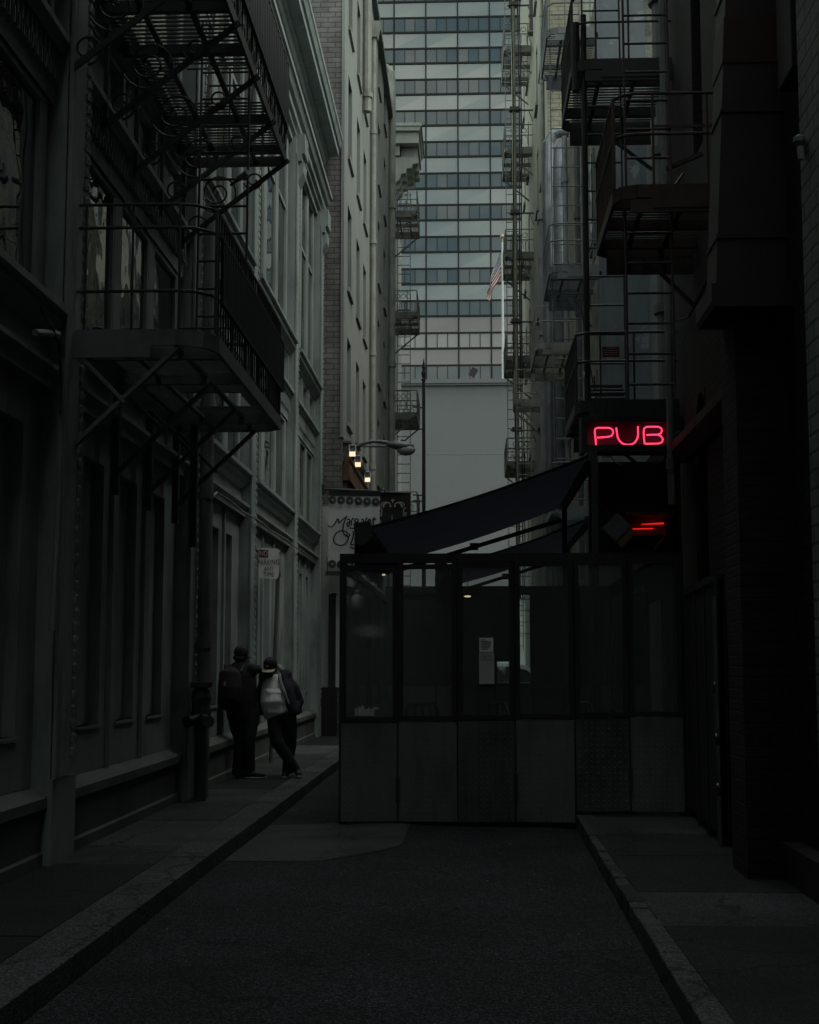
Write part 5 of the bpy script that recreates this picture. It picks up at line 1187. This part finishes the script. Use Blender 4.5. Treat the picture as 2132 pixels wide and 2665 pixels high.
def cap(root, c, f, u, r, m, mb_, s=1.0, logo=False):
    mt = Matrix((r, f, u)).transposed(); c = Vector(c)
    b = MB()
    vs = []; n = 20
    rows = [(.102,.0),(.104,.03),(.1,.065),(.085,.1),(.055,.122),(.012,.13)]
    for q, z in rows:
        for j in range(n): t = 2*math.pi*j/n; vs.append(c + mt @ Vector((q*.84*s*math.cos(t), q*1.05*s*math.sin(t), .025*s+z*s)))
    b.add(vs, [(i*n+j,i*n+(j+1)%n,(i+1)*n+(j+1)%n,(i+1)*n+j) for i in range(len(rows)-1) for j in range(n)] + [tuple(range((len(rows)-1)*n,len(rows)*n))])
    b.ball(c + u*.157*s, .01*s, n=6)
    k = b.build('cap', m, root, smooth=True)
    b = MB(); vs = []; n = 14
    for zz in (0, -.007):
        for j in range(n+1):
            a = -1.15+2.3*j/n; vs.append(c + mt @ Vector((.086*s*math.sin(a), .1*s*math.cos(a)*1.03, (.03+zz)*s)))
        for j in range(n+1):
            a = -1.15+2.3*j/n; vs.append(c + mt @ Vector((.095*s*math.sin(a)*.95, (.1*math.cos(a)+.072*math.cos(a*.75))*s*1.03, (.02+zz-.012*abs(math.sin(a)))*s)))
    k2 = n+1
    fs = [(j,j+1,k2+j+1,k2+j) for j in range(n)] + [(2*k2+j,3*k2+j,3*k2+j+1,2*k2+j+1) for j in range(n)] + [(k2+j,k2+j+1,3*k2+j+1,3*k2+j) for j in range(n)]
    b.add(vs, fs); b.build('brim', mb_, k)
    if logo:
        b = MB(); o = c + f*.108*s + u*.075*s
        for q0, q1 in (((-.012,-.016),(-.012,.016)),((-.012,.016),(.012,-.016)),((.012,-.016),(.012,.016)),((-.018,-.004),(.02,.01))):
            b.bar(o + r*q0[0] + u*q0[1], o + r*q1[0] + u*q1[1], .005, .004, f)
        b.build('emblem', M['tan'], k)
    return k
def shoe(root, heel, d, s=1.0):
    d = Vector(d).normalized(); h = Vector(heel); sd = Vector((0,0,1)).cross(d).normalized()
    b = MB().tube([h-d*.03+Vector((0,0,.06)), h+d*.03+Vector((0,0,.058)), h+d*.1+Vector((0,0,.05)), h+d*.17+Vector((0,0,.04)), h+d*.23+Vector((0,0,.033))], [(.034,.04),(.042,.055),(.044,.05),(.046,.038),(.034,.026)], 12, side=sd)
    k = b.build('shoe', M['shoe'], root, smooth=True)
    b = MB().tube([h-d*.045+Vector((0,0,.012)), h+d*.05+Vector((0,0,.012)), h+d*.16+Vector((0,0,.012)), h+d*.245+Vector((0,0,.016))], [(.03,.012),(.044,.012),(.048,.012),(.03,.012)], 10, side=sd); b.build('sole', M['sole'], k)

# man with the rucksack, back to us, one hand up on the wall
YA = 20.0
pa = thing('person', (aY(637,2015,YA).x, YA, .13), 'person in dark clothes and black cap with rucksack, one hand raised to the wall', 'person')
hd_c = W(462, 268, YA); nk = W(455, 350, YA); ch_c = W(430, 520, YA); wa = W(470, 820, YA); hp = W(500, 1050, YA)
shl, shr = W(245, 455, YA), W(610, 450, YA); face = Vector((.75, .62, -.12))
b = MB()
f_, u_, r_ = head(b, hd_c, face, (.05,-.05,1))
b.tube([hd_c-Vector((0,0,.05)), nk-Vector((0,0,.05))], .055, 12)
b.tube([nk-Vector((0,0,.02)), ch_c, wa, hp], [(.1,.08),(.19,.12),(.18,.13),(.19,.14)], 14, side=(1,.2,0))
el_l, hn_l = W(262, 560, YA)+Vector((-.05,.5,.1)), Vector((-3.58, 21.15, 1.82))
el_l = Vector((-3.47, 20.75, 1.5))
b.tube([shl, el_l, hn_l], [.062,.05,.034], 10); hand(b, hn_l, (.05,.25,1), (-1,0,0), 1.1)
elr, hnr = W(672, 440, YA)+Vector((.0,.05,.0)), W(738, 448, YA+.12)
b.tube([shr, elr, hnr], [.062,.05,.033], 10); hand(b, hnr, (1,-.1,-.15), (0,.2,-1), 1.0, curl=.6)
ankL, ankR = W(430, 1880, YA), W(585, 1880, YA); ankL.z = ankR.z = .24
kL, kR = W(470, 1440, YA), W(575, 1440, YA-.06)
hL, hR = hp+Vector((-.1,0,-.03)), hp+Vector((.1,0,-.03))
for h_, k_, a_ in ((hL,kL,ankL),(hR,kR,ankR)): b.tube([h_, k_, a_, a_-Vector((0,0,.08))], [.085,.058,.042,.045], 12)
fused(b, 'body', M['skin'], pa)
b = MB().tube([hd_c-u_*.02-f_*.02, hd_c-u_*.06-f_*.035], [.088,.07], 14); b.build('hair', M['hair'], pa, smooth=True)
face_bits(pa, hd_c, f_, u_, r_)
cap(pa, hd_c, f_, u_, r_, M['black_cloth'], M['black_cloth'])
b = MB().tube([nk+Vector((0,0,.01)), nk-Vector((0,0,.07)), ch_c, wa, hp+Vector((0,0,.02)), hp-Vector((0,0,.1))], [(.08,.08),(.17,.11),(.245,.16),(.235,.18),(.235,.175),(.22,.17)], 16, side=(1,.2,0))
b.tube([shl+Vector((.05,0,0)), el_l, lerp(el_l,hn_l,.85)], [.095,.078,.055], 12); b.tube([shr-Vector((.05,0,0)), elr, lerp(elr,hnr,.9)], [.095,.078,.058], 12)
b.ball(shl, .1, .1, .1, 12).ball(shr, .1, .1, .1, 12)
fused(b, 'jacket', M['black_cloth'], pa, .016)
b = MB()
for h_, k_, a_ in ((hL,kL,ankL),(hR,kR,ankR)): b.tube([h_+Vector((0,0,.06)), lerp(h_,k_,.4), k_, lerp(k_,a_,.5), a_-Vector((0,0,.03)), a_-Vector((0,0,.07))], [(.13,.14),(.125,.13),(.098,.1),(.09,.095),(.088,.095),(.09,.1)], 14)
b.tube([hp+Vector((-.08,0,0)), hp+Vector((.08,0,0))], .16, 14)
fused(b, 'trousers', M['denim'], pa, .016)
shoe(pa, Vector((ankL.x, YA+.02, .13)), (.75,.45,0)); shoe(pa, Vector((ankR.x, YA-.05, .13)), (.9,.2,0))
bp_ = thing('rucksack', W(320, 690, YA-.2), 'black rucksack with a small pale tag worn by the man at the wall', 'rucksack')
bc = W(322, 700, YA-.2)
b = MB().tube([bc+Vector((.02,.02,.27)), bc+Vector((.0,-.03,.2)), bc+Vector((0,-.06,0)), bc+Vector((-.01,-.05,-.2)), bc+Vector((0,.0,-.27))], [(.08,.05),(.15,.1),(.175,.14),(.17,.13),(.12,.07)], 16, side=(1,.1,0)).tube([bc+Vector((0,-.15,-.02)), bc+Vector((0,-.15,-.17))], [(.11,.05),(.12,.06)], 12, side=(1,0,0))
fused(b, 'bag', M['black_cloth'], bp_, .014, 4)
for s in (-.13,.14): MB().tube([bc+Vector((s,.02,.22)), bc+Vector((s*1.15,.14,.33)), bc+Vector((s*1.2,.32,.28)), bc+Vector((s*1.2,.36,.1))], .017, 6).build('strap', M['jacket'], bp_)
MB().box(bc.x-.055,bc.x-.03,bc.y-.225,bc.y-.215,bc.z+.03,bc.z+.09).build('tag', M['hood_pale'], bp_)

# man in the white shirt, facing us with head bowed
YB = 20.15
pb = thing('person', (aY(748,2016,YB).x, YB, .13), 'person in white T-shirt, open dark jacket and tan-brimmed cap, ankles crossed', 'person')
hd_c = W(893, 440, YB); hd_c.y -= .06; nk = W(920, 540, YB); ch_c = W(945, 680, YB); be = W(965, 890, YB); hp = W(1040, 1120, YB)
face = Vector((-.22, -.93, -.3))
shl, shr = W(800, 545, YB), W(1095, 520, YB)            # his right (our left) and left shoulder
b = MB(); f_, u_, r_ = head(b, hd_c, face, (.0,-.3,1))
b.tube([hd_c+Vector((.02,.03,-.05)), nk-Vector((0,0,.05))], .058, 12)
b.tube([nk, ch_c, be, hp], [(.1,.08),(.17,.12),(.19,.17),(.18,.13)], 14, side=(1,0,.1))
elL, hnL = W(745, 800, YB+.05), W(718, 1080, YB+.02); b.tube([shl, elL, hnL], [.058,.046,.032], 10); hand(b, hnL, (0,-.1,-1), (1,0,0), 1.0, curl=.5)
elR, hnR = W(1285, 900, YB+.08), W(1200, 1075, YB-.05); b.tube([shr, elR, hnR], [.058,.046,.032], 10); hand(b, hnR, (-.6,-.1,-.7), (-.7,.4,.3), 1.0, curl=.8)
k1, a1 = W(975, 1470, YB-.12), W(1235, 1830, YB-.02)     # crossing leg
k2, a2 = W(1165, 1480, YB+.06), W(1120, 1850, YB+.05); a2.z = .24
h1, h2 = hp+Vector((-.1,0,-.02)), hp+Vector((.1,0,-.02))
for h_, k_, a_ in ((h1,k1,a1),(h2,k2,a2)): b.tube([h_, k_, a_, a_-Vector((0,0,.06))], [.085,.058,.042,.045], 12)
fused(b, 'body', M['skin'], pb)
b = MB().ball(hd_c-u_*.075+f_*.03, .062, .07, .05, 12, rot=Matrix((r_,f_,u_)).transposed()).ball(hd_c-f_*.03-u_*.02, .085, .08, .07, 12); b.build('hair', M['hair'], pb, smooth=True)
face_bits(pb, hd_c, f_, u_, r_)
cap(pb, hd_c, f_, u_, r_, M['black_cloth'], M['tan'], 1.1, True)
b = MB().tube([nk+Vector((0,-.02,.03)), nk-Vector((0,.02,.06)), ch_c, be+Vector((-.02,-.03,0)), lerp(be,hp,.6)+Vector((-.04,0,0)), hp+Vector((-.05,0,.03))], [(.085,.08),(.15,.105),(.19,.15),(.205,.2),(.2,.175),(.195,.165)], 18, side=(1,0,.12))
for i in range(7):                                        # creases across the belly
    z = be.z - .14 + i*.045; b.tube([(be.x+.2-.03*i,YB-.06,z+.03), (be.x+.08,YB-.165,z-.01), (be.x-.08,YB-.17,z+.0), (be.x-.17,YB-.08,z+.02)], .028, 6)
fused(b, 'shirt', M['white_cloth'], pb, .014, 4)
b = MB().tube([shr-Vector((.05,0,0)), lerp(shr,elR,.5)+Vector((.02,0,0)), elR, lerp(elR,hnR,.95)], [.09,.09,.08,.065], 12).ball(shr, .095, .1, .1, 12)
b.tube([shr+Vector((-.03,.0,.02)), W(1120,700,YB-.02), W(1165,900,YB), W(1215,1060,YB+.02)], [(.07,.1),(.085,.15),(.09,.16),(.1,.14)], 14, side=(1,0,.2)); b.tube([W(1230,960,YB+.05), W(1310,1060,YB+.05)], [.08,.045], 10)
b.tube([shl+Vector((.03,0,.02)), elL, lerp(elL,hnL,.95)], [.085,.078,.06], 12).ball(shl, .09,.09,.09,12)
b.tube([W(800,560,YB+.06), W(790,800,YB+.08), W(800,1090,YB+.06)], [(.05,.09),(.05,.12),(.06,.12)], 12, side=(1,0,0)); b.tube([nk+Vector((-.12,.08,-.02)), nk+Vector((0,.12,.0)), nk+Vector((.14,.08,-.0))], .06, 10).tube([ch_c+Vector((0,.1,.05)), be+Vector((.05,.12,0)), hp+Vector((.05,.1,.05))], [(.17,.06),(.18,.06),(.19,.07)], 14, side=(1,0,0))
fused(b, 'jacket', M['jacket'], pb, .016)
b = MB().tube([W(990,380,YB), W(1030,440,YB-.02), W(1085,470,YB-.03)], [.03,.045,.03], 10).tube([W(1010,490,YB-.1), W(1020,600,YB-.14), W(1075,760,YB-.18), W(1145,930,YB-.16)], [(.028,.014),(.03,.014),(.034,.014),(.02,.012)], 8, side=(1,0,0))
fused(b, 'hood', M['hood_pale'], pb, .012, 3)
b = MB()
for h_, k_, a_ in ((h1,k1,a1),(h2,k2,a2)): b.tube([h_+Vector((0,0,.06)), lerp(h_,k_,.45), k_, lerp(k_,a_,.5), a_-Vector((0,0,.02)), a_-Vector((0,0,.06))], [(.115,.13),(.11,.12),(.09,.095),(.08,.085),(.075,.085),(.075,.085)], 14)
b.tube([hp+Vector((-.07,0,.02)), hp+Vector((.07,0,.02))], .145, 14)
fused(b, 'trousers', M['denim'], pb, .016)
shoe(pb, Vector((a2.x, YB+.08, .13)), (-.1,-1,0)); shoe(pb, Vector((a1.x+.02, YB+.02, .15)), (.25,-.95,-.0))

# ================================================================ CAMERA, LIGHT, AIR
cam = bpy.data.cameras.new('camera'); co = bpy.data.objects.new('camera', cam); COL.objects.link(co)
co.location = CAM; co.rotation_euler = (R(90) + TH, 0, PS)
cam.sensor_fit = 'VERTICAL'; cam.sensor_height = 36; cam.sensor_width = 36; cam.lens = F / 2665 * 36
cam.clip_start = .1; cam.clip_end = 3000
SC.camera = co
SUN_EL, SUN_AZ = R(57), R(112)                            # azimuth clockwise from +y
wd = bpy.data.worlds.new('World'); SC.world = wd; wd.use_nodes = True
nt = wd.node_tree; bg = nt.nodes['Background']
sky = nt.nodes.new('ShaderNodeTexSky'); sky.sky_type = 'NISHITA'; sky.sun_disc = False; sky.sun_elevation = SUN_EL; sky.sun_rotation = SUN_AZ
sky.air_density = 1.2; sky.dust_density = 3; sky.ozone_density = 1
# broken overcast: the clear sky greyed and mottled by cloud
tc = nt.nodes.new('ShaderNodeTexCoord'); mp = nt.nodes.new('ShaderNodeMapping'); mp.inputs['Scale'].default_value = (1, 1, 2.2)
nz = nt.nodes.new('ShaderNodeTexNoise'); nz.inputs['Scale'].default_value = 10; nz.inputs['Detail'].default_value = 7; nz.inputs['Roughness'].default_value = .55
nt.links.new(tc.outputs['Generated'], mp.inputs[0]); nt.links.new(mp.outputs[0], nz.inputs['Vector'])
rp = nt.nodes.new('ShaderNodeValToRGB'); rp.color_ramp.elements[0].position = .38; rp.color_ramp.elements[0].color = (3.0,3.75,3.65,1); rp.color_ramp.elements[1].position = .66; rp.color_ramp.elements[1].color = (9,9.1,7.6,1)
nt.links.new(nz.outputs[0], rp.inputs[0])
mx = nt.nodes.new('ShaderNodeMix'); mx.data_type = 'RGBA'; mx.inputs[0].default_value = .8
nt.links.new(sky.outputs[0], mx.inputs[6]); nt.links.new(rp.outputs[0], mx.inputs[7]); nt.links.new(mx.outputs[2], bg.inputs[0])
bg.inputs[1].default_value = .12
sl_ = bpy.data.lights.new('sun', 'SUN'); sl_.energy = .55; sl_.angle = R(25); sl_.color = (1, .99, .91)
so = bpy.data.objects.new('sun', sl_); COL.objects.link(so)
dirv = Vector((math.sin(SUN_AZ)*math.cos(SUN_EL), math.cos(SUN_AZ)*math.cos(SUN_EL), math.sin(SUN_EL)))
so.rotation_euler = dirv.to_track_quat('Z', 'Y').to_euler()
def em(m, s): M[m].node_tree.nodes['Principled BSDF'].inputs['Emission Strength'].default_value = s
EXPO = 1.2
k_ = 2 ** -EXPO
em('neon', 1.9*k_); em('heat', .75*k_); em('flood', 1.15*k_); em('glow_point', .8*k_)
SC.view_settings.view_transform = 'Standard'; SC.view_settings.look = 'None'; SC.view_settings.exposure = EXPO; SC.view_settings.gamma = 1
SC.cycles.use_denoising = True; SC.cycles.max_bounces = 8; SC.cycles.transparent_max_bounces = 16
